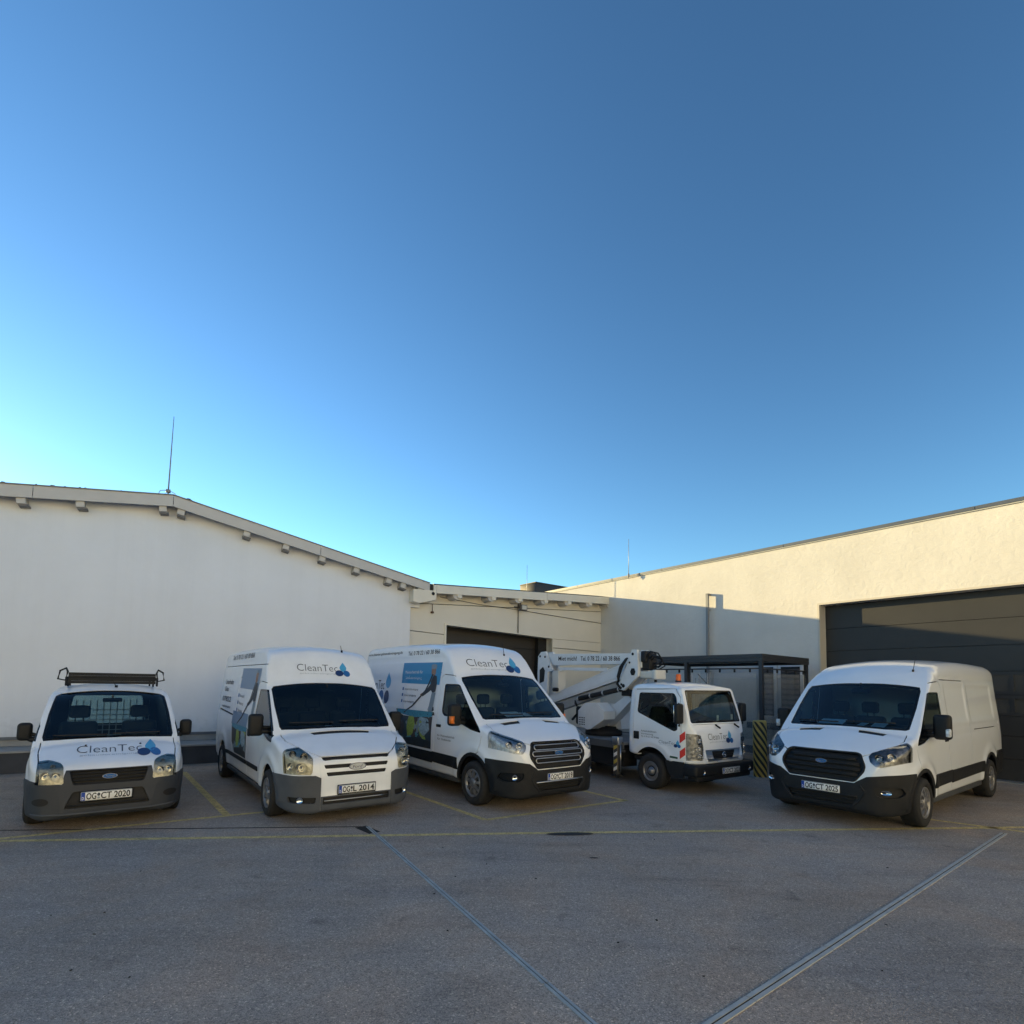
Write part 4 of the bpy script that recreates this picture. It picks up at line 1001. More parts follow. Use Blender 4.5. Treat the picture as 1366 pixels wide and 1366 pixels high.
    for sg, fb in zip((-1, 1), fogs):
        fo = S.piece(fb, 'fog_recess', GLOSSBLK if grille != 'black' else BLACK, bo, off=-.02, rim=0)
        h = S.hit((sg * .78, .53), 'x', 1); n = Vector((.9, sg * .35, 0)).normalized(); c = h + n * .0
        w_ = n.cross(Vector((0, 0, 1)))
        v = [c + (w_ * math.cos(t) * (.042 if grille != 'black' else .062) + Vector((0, 0, 1)) * math.sin(t) * (.042 if grille != 'black' else .032)) for t in [2 * math.pi * i / 20 for i in range(20)]] + [c - n * .03]
        obj('fog_lamp', v, [(i, (i + 1) % 20, 20) for i in range(20)], CHROME, bo, True)
    pb = MB().rbox(.94, .977, -.36, .36, .455, .60, .012).build('plate_panel', PLASTIC, bo)
    plate(root, .985, -.0, .515, plate_text)
    # lower mouldings along the side
    for sg in (-1, 1):
        for a, b in ((-1.34, -.46), (-3.25, -1.35)):
            fs = S.cut(bm, [(a, .52), (b, .50), (b, .69), (a, .70)], 'y', side_t(sg))
            if fs: S.piece(S.take(bm, fs), 'side_moulding', PLASTIC, root, off=.014, rim=.02)
        fs = S.cut(bm, [(-5.2, .30), (-4.1, .30), (-4.1, .76), (-4.3, .82), (-5.2, .82)], 'y', side_t(sg, -5.2, -4.1))
        if fs: S.piece(S.take(bm, fs), 'rear_bumper', PLASTIC, root, off=.014, rim=.02)
        q = MB().rbox(-3.25, -.50, sg * .90 - .05, sg * .90 + .05, .27, .36, .02); q.build('sill', GREYPL if vis < 0 else SATIN if False else GREYPL, root)
    # hood vents, panel gaps
    for a, b in ((-.62, -.24), (.24, .62)):
        fs = S.cut(bm, [(.185, a), (.19, b), (.30, b - .03), (.295, a + .03)], 'z', lambda c, n: n.z > .3 and c.x > .1)
        if fs: S.piece(S.take(bm, fs), 'hood_vent', BLACK, root, off=-.012, rim=0)
    tz = lambda c, n: n.z > .1 and c.x > .1
    gaps(S, bm, [[(.13, -.83), (.35, -.86), (.58, -.80), (.75, -.68), (.86, -.50), (.885, -.30), (.888, 0), (.885, .30), (.86, .50), (.75, .68), (.58, .80), (.35, .86), (.13, .83)]], 'z', [tz])
    ts = [side_t(-1), side_t(1)]
    gaps(S, bm, [[(-.62, 2.0), (-.80, 2.05), (-1.13, 2.07), (-1.21, 2.0), (-1.22, 1.30), (-1.30, .80), (-1.34, .38)], [(.22, 1.10), (.16, .85), (.05, .79)]], 'y', ts)
    gaps(S, bm, [[(-1.24, 2.10), (-2.55, 2.10), (-2.57, .72)]] + ([[(-2.8, 1.27), (-4.3, 1.27)]]), 'y', ts)
    # body last
    S.piece(bm, 'body', PAINT, root, off=0, rim=.02, free=False)
    # handles, mirrors, wipers, aerial, wheels, cab
    for sg in (-1, 1):
        h = S.hit((-1.12, 1.15), 'y', sg); m = MB().rbox(-1.22, -1.06, h.y - .012 if sg < 0 else h.y - .01, h.y + .012 if sg > 0 else h.y + .01, 1.14, 1.19, .01)
        m.build('door_handle', BLACK, root)
        mirror_unit(root, (-.30, sg * .93, 1.27), (-.36, sg * 1.13, 1.40), (.16, .21, .36), sg, ORANGE if (grille != 'black') else LAMPIN)
        for wx in (0, -3.75): wheel(root, (wx, sg * .975, .345), sg, .345, .22, .215, 'cover')
    wiper(S, root, (-.70, 1.40), (-.08, 1.40)); wiper(S, root, (.02, 1.42), (.66, 1.42))
    h = S.hit((-.98, .30 if grille != 'black' else .62), 'z', 1)
    MB().tube([h, h + Vector((-.09, .02, .26))], .005, 6).tube([h, h + Vector((-.01, 0, .035))], .016, 8).build('aerial', BLACK, root)
    interior(root, .02, -.62, .86, 1.32, .80, -1.52, 2.0, (.48, -.05, -.5), .5, bulkmat=mat('bulkhead_cream', (.72, .72, .66), .8))
    for y0, y1, zz in (((-.34, .02, .06), (.06, .22, .04)) if vis < 0 else ((-.42, -.06, .06), (.14, .24, .025), (.34, .52, .05))):
        MB().prism([(.03, 1.365), (-.20, 1.375 + zz), (-.20, 1.38 + zz), (.03, 1.37)], y0, y1).build('paper_on_dash', PAPER, root)
    mr = MB().rbox(-.62, -.56, -.13, .13, 1.86, 1.93, .02); mr.tube([(-.60, 0, 1.93), (-.62, 0, 2.03)], .015); mr.build('inside_mirror', BLACK, root)
    underbody(root, -4.7, .75, .70, wells)
    return S

# ------------------------------------------------------------------ white van with black grille, right
v5 = thing('parked_van', 'white van with plain sides and black grille, parked by the big garage door', 'van', (5.26, 8.58, 0), math.atan2(-math.cos(-.91), math.sin(-.91)), 'vans parked in the yard')
S5 = newer_van(v5, False, 'black', ('OG', 'CT 2025'), 1)

v3 = thing('parked_van', 'high-roof white van with chrome-edged grille and blue cleaner picture on its side', 'van', (.20, 9.32, 0), math.atan2(-math.cos(.64), math.sin(.64)), 'vans parked in the yard')
S3 = newer_van(v3, True, 'chrome', ('OG', 'CT 2019'), -1)
logo(S3, v3, -.60, .50, 2.22, .135)
S3.decal('side_panel_print', poly2d([(-2.80, 2.305), (-1.22, 2.285), (-1.27, 1.88), (-2.86, 1.90)], .1), mat('print_blue', (.025, .25, .50), .45), v3, 'y', -1, .003)
street_photo(S3, v3, -2.88, .73, -1.40, 1.39, -1)
worker_picture(S3, v3, -2.90, 1.33, -1.28, 2.26, -1)
lines(S3, v3, [('Meisterbetrieb für', -2.70, -1.95, 2.09, .06), ('Gebäudereinigung', -2.70, -2.0, 1.98, .05)], 'y', -1, PAPER)
for z, t, w in ((1.76, 'Unterhaltsreinigung', .56), (1.64, 'Glasreinigung', .5), (1.52, 'Solarreinigung', .45)):
    S3.decal('bullet_mark', poly2d([(-2.78, z), (-2.72, z), (-2.72, z + .06), (-2.78, z + .06)], .1), MB_, v3, 'y', -1)
    lines(S3, v3, [(t, -2.66, -2.66 + w, z + .005, .04)], 'y', -1)
lines(S3, v3, [('www.cleantec-gebaeudereinigung.de', -4.75, -2.92, 2.50, .055), ('Tel. 0 78 22 / 60 38 866', -2.65, -1.36, 2.45, .08)], 'y', -1, INKG, .01)
lines(S3, v3, [('Clean', -4.72, -4.06, 1.76, .20), ('Tec', -4.02, -3.68, 1.76, .20)], 'y', -1, INKG)
S3.decal('logo_drop', poly2d(drop(-3.50, 1.93, .13, .17), .05), LB, v3, 'y', -1)
S3.decal('logo_drop', poly2d(ell(-3.52, 1.60, .12, .14), .05), DB, v3, 'y', -1)
S3.decal('logo_drop', poly2d(ell(-3.80, 1.62, .12, .12), .05), MB_, v3, 'y', -1)
lines(S3, v3, [('Ihr Meisterbetrieb', -1.16, -.58, .985, .035), ('für Gebäude', -1.16, -.70, .925, .035)], 'y', -1)

# ------------------------------------------------------------------ older high-roof van
def older_van():
    root = thing('parked_van', 'older high-roof white van with slatted white nose and light grey bumper corners', 'van', (-2.66, 8.40, 0), math.atan2(-math.cos(.64), math.sin(.64)), 'vans parked in the yard')
    top = [(.92, .40), (.915, .62), (.90, .76), (.88, .85), (.85, .90), (.78, .945), (.6, 1.02), (.35, 1.12), (.16, 1.19), (.11, 1.22), (.05, 1.29), (-.3, 1.61), (-.56, 1.85), (-.63, 1.91), (-.70, 2.02), (-.78, 2.16), (-.87, 2.31), (-.96, 2.41), (-1.1, 2.465), (-1.5, 2.51), (-2.2, 2.535), (-4.4, 2.54), (-4.7, 2.50), (-4.82, 2.38), (-4.88, 2.1)]
    W = [(-4.88, .84), (-4.82, .90), (-4.7, .94), (-4, .96), (.1, .965), (.4, .95), (.58, .915), (.72, .85), (.81, .77), (.87, .67), (.91, .56), (.92, .48)]
    bot = [(-4.88, .40), (-4.3, .34), (0, .32), (.45, .21), (.86, .17), (.92, .20)]
    crown = [(-5, .06), (-1.2, .06), (-.8, .09), (-.3, .085), (.08, .09), (.3, .06), (.96, .04)]
    rs = [(-5, .12), (-1.4, .11), (-.85, .09), (-.65, .05), (.05, .05), (.2, .06), (.6, .075), (.96, .05)]
    side = [(.2, .96), (.45, .985), (.7, 1.), (1.0, 1.), (1.2, .985), (1.5, .955), (1.85, .92), (2.15, .89), (2.4, .86), (2.6, .83)]
    def bead(x, z):
        b = 0
        if x < -.45: b += .014 * (1 / (1 + math.exp((z - 2.17) / .008))) * min(1, (-.45 - x) * 4) - .014 * min(1, (-.45 - x) * 4)
        if -4.6 < x < -1.3: b -= .010 * math.exp(-((z - 1.25) / .025) ** 2)
        for cx in (0, -3.75): b += .022 * math.exp(-(((x - cx) ** 2 + (z - .33) ** 2) ** .5 - .53) ** 2 / .005) * (1 if z > .3 else 0)
        return b
    xs = sorted(set(round(x, 4) for x in [-4.88, -4.87, -4.85, -4.82, -4.77] + lin(-4.7, -1.5, 42) + lin(-1.5, -.95, 12) + lin(-.95, -.5, 20) + lin(-.5, .05, 14) + lin(.05, .25, 10) + lin(.25, .77, 16) + lin(.77, .89, 10) + [.89, .90, .908, .914, .918, .92]))
    S = Shell(top, W, bot, crown, rs, side, xs, nside=44, bead=bead); bm = S.bm
    wells = [(0, .33, .40), (-3.75, .33, .40)]
    arches(S, bm, wells)
    t_up = lambda c, n: n.z > .15 and -1 < c.x < .3 and c.z > 1.1
    ws = [(.115, 0), (.11, -.3), (.09, -.6), (.06, -.82), (.02, -.84), (-.3, -.845), (-.58, -.835), (-.62, -.80), (-.61, -.4), (-.60, 0), (-.61, .4), (-.62, .80), (-.58, .835), (-.3, .845), (.02, .84), (.06, .82), (.09, .6), (.11, .3)]
    pane(S, bm, ws, 'z', t_up, 'windscreen', glass('windscreen_glass_dark', (.48, .60, .62), .9), root, GLOSSBLK, .03)
    sw = rpoly([(-1.02, 1.77), (-.47, 1.77), (.03, 1.30), (.10, 1.20), (.12, 1.03), (-.15, 1.05), (-.45, 1.12), (-.75, 1.27), (-1.15, 1.31), (-1.13, 1.42)], .04)
    for sg in (-1, 1): pane(S, bm, sw, 'y', side_t(sg), 'side_window', SIDEG, root, GLOSSBLK, .03)
    hl = [(.61, .70), (.60, .88), (.63, .93), (.72, 1.01), (1.0, 1.20), (1.0, .675), (.63, .665)]
    for sg in (-1, 1):
        lamp(S, bm, root, [(p[0] * sg, p[1]) for p in hl], 'x', lambda c, n, sg=sg: c.x > .4 and c.y * sg > .4, [((.57, 0, .9), (1, 0, .2))], LENSY, .045,
             [((.70 * sg, .90), .05, CHROME), ((.82 * sg, .93), .045, CHROME), ((.74 * sg, .76), .07, CHROME), ((.85 * sg, .77), .05, CHROME)], mat('lamp_reflector_aged', (.72, .71, .66), .35, .1, noise=.4, nscale=22, bump=.9, bscale=26))
    # slatted nose
    for z0, z1, w in ((.845, .895, .49), (.735, .785, .46), (.635, .685, .43)):
        p = rpoly([(-w, z1), (w, z1), (w - .02, z0), (-w + .02, z0)], .015)
        fs = S.cut(bm, p, 'x', front_t(.5))
        if fs:
            g = S.piece(S.take(bm, fs), 'grille_slot', BLACK, root, off=-.03, rim=0)
    badge(root, S, .742, .25, off=.008, field=mat('badge_silver', (.55, .57, .60), .35, metal=.5))
    q = MB(); S.bars(q, [[(-.52, .90), (-.50, .60)], [(.52, .90), (.50, .60)]], 'x', 1, .008, -.004); q.build('nose_crease', PAINT2, root)
    # bumper corners and lower lip
    parts = [([(.50, .10), (.50, .62), (.57, .655), (.8, .655), (1.2, .67), (1.2, .10)], 'bumper_corner'), ([(-1.2, .10), (-1.2, .67), (-.8, .655), (-.57, .655), (-.50, .62), (-.50, .10)], 'bumper_corner')]
    for p, nm in parts:
        sg = 1 if p[0][0] > 0 else -1
        fs = S.cut(bm, p, 'x', lambda c, n, sg=sg: c.x > .25 and c.y * sg > .2, [((.335, 0, 0), (1, 0, 0))]); nb = S.take(bm, fs)
        fr = rpoly([(.55 * sg, .37), (.86 * sg, .38), (.84 * sg, .30), (.57 * sg, .29)], .02)
        fs = S.cut(nb, fr, 'x', front_t(.4)); fb = S.take(nb, fs)
        o = S.piece(nb, nm, GREYPL2, root, off=.016, rim=.03)
        if len(fb.faces): S.piece(fb, 'fog_recess', BLACK, o, off=-.02, rim=0)
        h = S.hit((sg * .74, .335), 'x', 1); n = Vector((.9, sg * .35, 0)).normalized(); w_ = n.cross(Vector((0, 0, 1)))
        v = [h + n * .01 + (w_ * math.cos(t) + Vector((0, 0, 1)) * math.sin(t)) * .04 for t in [2 * math.pi * i / 20 for i in range(20)]] + [h - n * .02]
        obj('fog_lamp', v, [(i, (i + 1) % 20, 20) for i in range(20)], CHROME, o, True)
    fs = S.cut(bm, [(-.495, .10), (.495, .10), (.495, .375), (-.495, .375)], 'x', front_t(.3)); nb = S.take(bm, fs)
    fs = S.cut(nb, rpoly([(-.47, .36), (.47, .36), (.47, .27), (-.47, .27)], .01), 'x', front_t(.4)); sb = S.take(nb, fs)
    o = S.piece(nb, 'bumper_lip', GREYPL2, root, off=.012, rim=.03); S.piece(sb, 'lower_grille', BLACK, o, off=-.02, rim=0)
    q = MB(); S.bars(q, [[(-.45, .315), (.45, .315)]], 'x', 1, .008, .0); q.build('lower_grille_bar', SATIN, o)
    plate(root, .95, -0.01, .45, ('OG', 'L 2014'))
    for sg in (-1, 1):
        for a, b in ((-1.44, -.66), (-3.25, -1.52)):
            fs = S.cut(bm, [(a, .535), (b, .535), (b, .60), (a, .60)], 'y', side_t(sg))
            if fs: S.piece(S.take(bm, fs), 'side_moulding', PLASTIC, root, off=.014, rim=.02)
        MB().rbox(-3.28, -.48, sg * .90 - .04, sg * .90 + .04, .25, .32, .02).build('sill', GREYPL, root)
        h = S.hit((-1.5, 1.08), 'y', sg)
        MB().rbox(-1.44, -1.30, h.y - .02, h.y + .02, 1.0, 1.12, .012).build('door_handle', BLACK, root)
        mirror_unit(root, (-.20, sg * .90, 1.16), (-.30, sg * 1.09, 1.26), (.14, .20, .32), sg)
        for wx in (0, -3.75): wheel(root, (wx, sg * .955, .325), sg, .325, .21, .205, 'cover5')
        fs = S.cut(bm, [(-4.5, 1.30), (-2.95, 1.24), (-2.95, 1.275), (-4.5, 1.335)], 'y', side_t(sg))
        if fs: S.piece(S.take(bm, fs), 'slide_rail', BLACK, root, off=-.01, rim=0)
    fs = S.cut(bm, [(.17, -.46), (.175, .44), (.275, .40), (.27, -.42)], 'z', lambda c, n: n.z > .3 and c.x > .1)
    if fs: S.piece(S.take(bm, fs), 'hood_vent', BLACK, root, off=-.012, rim=0)
    tz = lambda c, n: n.z > .1 and c.x > .1
    gaps(S, bm, [[(.10, -.84), (.35, -.83), (.58, -.71), (.77, -.57), (.868, -.45), (.872, 0), (.868, .45), (.77, .57), (.58, .71), (.35, .83), (.10, .84)]], 'z', [tz])
    ts = [side_t(-1), side_t(1)]
    gaps(S, bm, [[(-.50, 1.86), (-1.05, 1.90), (-1.28, 1.80), (-1.50, 1.15), (-1.48, .40)], [(-.45, 2.165), (-4.5, 2.175)], [(-1.55, 1.95), (-2.75, 1.95), (-2.78, .62)]], 'y', ts)
    S.piece(bm, 'body', PAINT2, root, off=0, rim=.02, free=False)
    wiper(S, root, (-.70, 1.285), (-.08, 1.285)); wiper(S, root, (.02, 1.30), (.66, 1.30))
    h = S.hit((-1.0, .38), 'z', 1)
    MB().tube([h, h + Vector((-.07, 0, .12))], .005, 6).tube([h, h + Vector((-.01, 0, .035))], .018, 8).build('aerial', BLACK, root)
    interior(root, 0, -.6, .78, 1.2, .80, -1.5, 1.9, (.48, -.05, -.5), .5, bulkmat=mat('bulkhead_dark', (.08, .09, .1), .8))
    MB().rbox(-.20, -.08, -.12, -.02, 1.215, 1.23, .005).build('paper_on_dash', PAPER, root)
    mr = MB().rbox(-.55, -.50, -.12, .12, 1.72, 1.79, .02); mr.tube([(-.54, 0, 1.79), (-.55, 0, 1.86)], .015); mr.build('inside_mirror', BLACK, root)
    underbody(root, -4.6, .7, .68, wells)
    logo(S, root, -.42, .40, 2.07, .115)
    pg = mat('print_faded_blue', (.22, .30, .42), .5)
    S.decal('side_panel_print', poly2d([(-2.60, 2.12), (-1.10, 2.10), (-1.18, 1.74), (-2.62, 1.76)], .1), pg, root, 'y', -1, .003)
    S.decal('side_panel_print', poly2d([(-2.95, 1.34), (-1.62, 1.34), (-1.62, 1.10), (-2.95, 1.10)], .1), mat('print_faded_blue_b', (.16, .26, .40), .5), root, 'y', -1, .003)
    street_photo(S, root, -2.85, .62, -1.56, 1.12, -1)
    worker_picture(S, root, -2.75, 1.14, -1.12, 2.08, -1)
    for z in (1.60, 1.47, 1.34): S.decal('bullet_mark', poly2d([(-2.68, z), (-2.60, z), (-2.60, z + .06), (-2.68, z + .06)], .1), MB_, root, 'y', -1); lines(S, root, [('Reinigung', -2.52, -2.15, z, .05)], 'y', -1)
    lines(S, root, [('Unterhalts', -4.2, -3.35, 1.82, .09), ('Glas', -4.2, -3.75, 1.68, .09), ('07822', -4.3, -3.35, 1.48, .10), ('reinigung', -4.2, -3.3, 1.36, .05)], 'y', -1, INKG, .02)
    lines(S, root, [('Tel. 0 78 22 / 60 38 866', -3.9, -1.9, 2.30, .09)], 'y', -1, INKG, .01)
    return root
v2 = older_van()

# ------------------------------------------------------------------ small van with roof rack
def small_van():
    root = thing('parked_van', 'small white van with a black roof rack, leftmost in the yard', 'van', (-5.61, 7.72, 0), math.atan2(-math.cos(.65), math.sin(.65)), 'vans parked in the yard')
    top = [(.87, .42), (.865, .58), (.85, .68), (.82, .755), (.77, .81), (.7, .85), (.5, .93), (.3, 1.01), (.17, 1.06), (.12, 1.10), (.05, 1.17), (-.3, 1.47), (-.55, 1.67), (-.64, 1.72), (-.75, 1.755), (-1.0, 1.79), (-1.6, 1.815), (-2.8, 1.80), (-3.2, 1.74), (-3.32, 1.62), (-3.38, 1.3)]
    W = [(-3.38, .74), (-3.32, .80), (-3.1, .81), (-2, .83), (.2, .83), (.45, .815), (.6, .79), (.72, .745), (.80, .68), (.84, .60), (.87, .48)]
    bot = [(-3.38, .38), (-3.0, .30), (0, .26), (.4, .2), (.8, .18), (.87, .22)]
    crown = [(-4, .05), (-1, .05), (-.6, .065), (-.2, .075), (.12, .075), (.3, .05), (.87, .04)]
    rs = [(-4, .14), (-1.1, .13), (-.7, .07), (-.55, .05), (.05, .05), (.2, .07), (.6, .085), (.87, .05)]
    side = [(.15, .955), (.4, .985), (.6, 1.), (.95, 1.), (1.1, .985), (1.3, .945), (1.5, .90), (1.7, .86), (1.85, .83)]
    def bead(x, z): return sum(.025 * math.exp(-(((x - cx) ** 2 + (z - .315) ** 2) ** .5 - .5) ** 2 / .005) for cx in (0, -2.6))
    xs = sorted(set(round(x, 4) for x in [-3.38, -3.37, -3.35, -3.3, -3.24] + lin(-3.2, -1.1, 28) + lin(-1.1, -.45, 20) + lin(-.45, .05, 14) + lin(.05, .25, 10) + lin(.25, .7, 14) + lin(.7, .84, 12) + [.84, .85, .858, .863, .867, .87]))
    S = Shell(top, W, bot, crown, rs, side, xs, nside=36, bead=bead); bm = S.bm
    wells = [(0, .315, .37), (-2.6, .315, .37)]
    arches(S, bm, wells, parent=root, trim=GREYPL, tw=.05)
    t_up = lambda c, n: n.z > .15 and -1 < c.x < .3 and c.z > .95
    ws = [(.14, 0), (.13, -.3), (.11, -.55), (.09, -.72), (.04, -.735), (-.3, -.705), (-.60, -.655), (-.65, -.60), (-.645, -.3), (-.64, 0), (-.645, .3), (-.65, .60), (-.60, .655), (-.3, .705), (.04, .735), (.09, .72), (.11, .55), (.13, .3)]
    pane(S, bm, ws, 'z', t_up, 'windscreen', WIND, root, GLOSSBLK, .03)
    sw = rpoly([(-1.35, 1.56), (-.62, 1.58), (.0, 1.16), (.10, 1.06), (-.4, 1.06), (-1.35, 1.10)], .04)
    for sg in (-1, 1): pane(S, bm, sw, 'y', side_t(sg), 'side_window', SIDEG, root, GLOSSBLK, .03)
    rw = rpoly([(-.60, 1.05), (.60, 1.05), (.52, 1.58), (-.52, 1.58)], .05)
    fs = S.cut(bm, rw, 'x', lambda c, n: c.x < -3.1)
    if fs: S.piece(S.take(bm, fs), 'rear_window', SIDEG, root, off=-.005, rim=.005)
    hl = rpoly([(.455, .60), (.47, .80), (.50, .835), (.58, .86), (.95, .93), (.95, .615), (.70, .60)], .02)
    for sg in (-1, 1):
        lamp(S, bm, root, [(p[0] * sg, p[1]) for p in hl], 'x', lambda c, n, sg=sg: c.x > .4 and c.y * sg > .3, [((.60, 0, .7), (1, 0, .2)), ((0, sg * .725, 0), (0, -sg, 0))], LENSY, .045,
             [((.54 * sg, .69), .055, CHROME), ((.64 * sg, .70), .05, CHROME), ((.57 * sg, .80), .03, LAMPIN)], mat('lamp_reflector_aged', (.72, .71, .66), .35, .1))
    gp = rpoly([(-.41, .745), (.41, .745), (.365, .575), (-.365, .575)], .03)
    fs = S.cut(bm, gp, 'x', front_t(.4)); g = S.piece(S.take(bm, fs), 'grille', BLACK, root, off=-.03, rim=0)
    q = MB()
    for z, w in ((.71, .40), (.67, .39), (.63, .375), (.59, .365)): S.bars(q, [[(-w, z), (w, z)]], 'x', 1, .011, -.004)
    q.build('grille_bar', PLASTIC, g); q = MB(); S.bars(q, [gp + [gp[0]]], 'x', 1, .012, .0); q.build('grille_surround', PLASTIC, g)
    badge(root, S, .665, .16)
    bp = [(-1.2, .64), (-.76, .635), (-.47, .595), (-.455, .70), (-.44, .752), (.44, .752), (.455, .70), (.47, .595), (.76, .635), (1.2, .64), (1.2, 0), (-1.2, 0)]
    fs = S.cut(bm, bp, 'x', lambda c, n: c.x > .25, [((.35, 0, 0), (1, 0, 0))]); bb = S.take(bm, fs)
    lowp = rpoly([(-.36, .50), (.36, .50), (.44, .30), (-.44, .30)], .03); fs = S.cut(bb, lowp, 'x', front_t(.4)); lb = S.take(bb, fs)
    bo = S.piece(bb, 'bumper', mat('bumper_grey', (.032, .037, .047), .6, noise=.15, bump=.15, bscale=300), root, off=.012, rim=.03); S.piece(lb, 'lower_grille', BLACK, bo, off=-.02, rim=0)
    q = MB(); S.bars(q, [[(-.40, .33), (.40, .33)]], 'x', 1, .01, .0); q.build('lower_grille_bar', PLASTIC, bo)
    q = MB(); S.bars(q, [[(-.74, .24), (-.4, .235), (.4, .235), (.74, .24)]], 'x', 1, .012, .012); q.build('bumper_lip', GREYPL2, bo)
    for sg in (-1, 1):
        e = ell(.655 * sg, .395, .075, .045); h = S.hit((.655 * sg, .395), 'x', 1)
        S.decal('fog_recess', poly2d(e, .1), BLACK, bo, 'x', 1, .02)
        mirror_unit(root, (-.25, sg * .80, 1.05), (-.30, sg * .935, 1.165), (.12, .16, .24), sg)
        for wx in (0, -2.6): wheel(root, (wx, sg * .83, .315), sg, .315, .20, .19, 'steel')
        MB().rbox(-2.2, -.42, sg * .80 - .04, sg * .80 + .04, .22, .30, .02).build('sill', GREYPL, root)
        h = S.hit((-1.2, .98), 'y', sg); MB().rbox(-1.3, -1.15, h.y - .02, h.y + .02, .96, 1.0, .01).build('door_handle', BLACK, root)
    plate(root, .895, -.02, .435, ('OG', 'CT 2020'))
    tz = lambda c, n: n.z > .1 and c.x > .1
    gaps(S, bm, [[(.10, -.74), (.35, -.745), (.60, -.72), (.74, -.69)], [(.10, .74), (.35, .745), (.60, .72), (.74, .69)]], 'z', [tz])
    gaps(S, bm, [[(-.62, 1.62), (-1.35, 1.62), (-1.42, 1.5), (-1.45, .3)], [(.16, 1.03), (.1, .72)]], 'y', [side_t(-1), side_t(1)])
    S.piece(bm, 'body', PAINT2, root, off=0, rim=.02, free=False)
    wiper(S, root, (-.62, 1.115), (-.05, 1.115)); wiper(S, root, (.02, 1.125), (.58, 1.125))
    for y in (-.27, .33):
        h = S.hit((.30, y), 'z', 1); MB().rbox(h.x - .015, h.x + .015, y - .012, y + .012, h.z - .004, h.z + .012, .004, 1).build('washer_jet', BLACK, root)
    h = S.hit((-.78, .04), 'z', 1)
    MB().tube([h, h + Vector((-.12, -.05, .13))], .006, 6).tube([h, h + Vector((-.01, 0, .03))], .02, 8).build('aerial', BLACK, root)
    interior(root, .02, -.55, .62, 1.06, .66, -1.45, 1.6, (.38, -.38), .38, bulk=False, cage=True)
    MB().rbox(-.06, .02, -.52, -.42, 1.07, 1.075, .002, 1).build('sticker', PAPER, root)
    mr = MB().rbox(-.52, -.48, -.12, .12, 1.55, 1.61, .02); mr.tube([(-.5, 0, 1.61), (-.52, 0, 1.66)], .012); mr.build('inside_mirror', BLACK, root)
    underbody(root, -3.2, .65, .60, wells, .62, .18)
    logo(S, root, -.36, .52, .925, .075, vert=.75)
    # roof rack: wind board in front, side rails, cross bars, end loops
    q = MB()
    for y in (-.56, .56): q.tube([(-.78, y, 1.90), (-2.6, y, 1.90)], .016, 8); q.tube([(-.78, y, 1.78), (-.78, y, 1.91)], .014, 8); q.tube([(-2.3, y, 1.75), (-2.3, y, 1.91)], .014, 8); q.tube([(-1.5, y, 1.75), (-1.5, y, 1.91)], .014, 8)
    for x in (-.95, -1.5, -2.1, -2.6): q.tube([(x, -.58, 1.885), (x, .58, 1.885)], .016, 8)
    rk = q.build('roof_rack', PLASTIC, root)
    for z in (1.815, 1.856, 1.897, 1.938): MB().rbox(-.775 - (z - 1.845) * .25, -.755 - (z - 1.845) * .25, -.54, .54, z, z + .040, .004, 2).build('rack_slat', PLASTIC, rk)
    for sg in (-1, 1):
        q = MB().tube([(-.80, sg * .55, 1.99), (-.82, sg * .57, 2.04), (-.86, sg * .64, 2.0), (-.86, sg * .66, 1.88), (-.80, sg * .57, 1.86)], .014, 8, closed=True); q.build('rack_end_loop', PLASTIC, rk)
    return root
v1 = small_van()
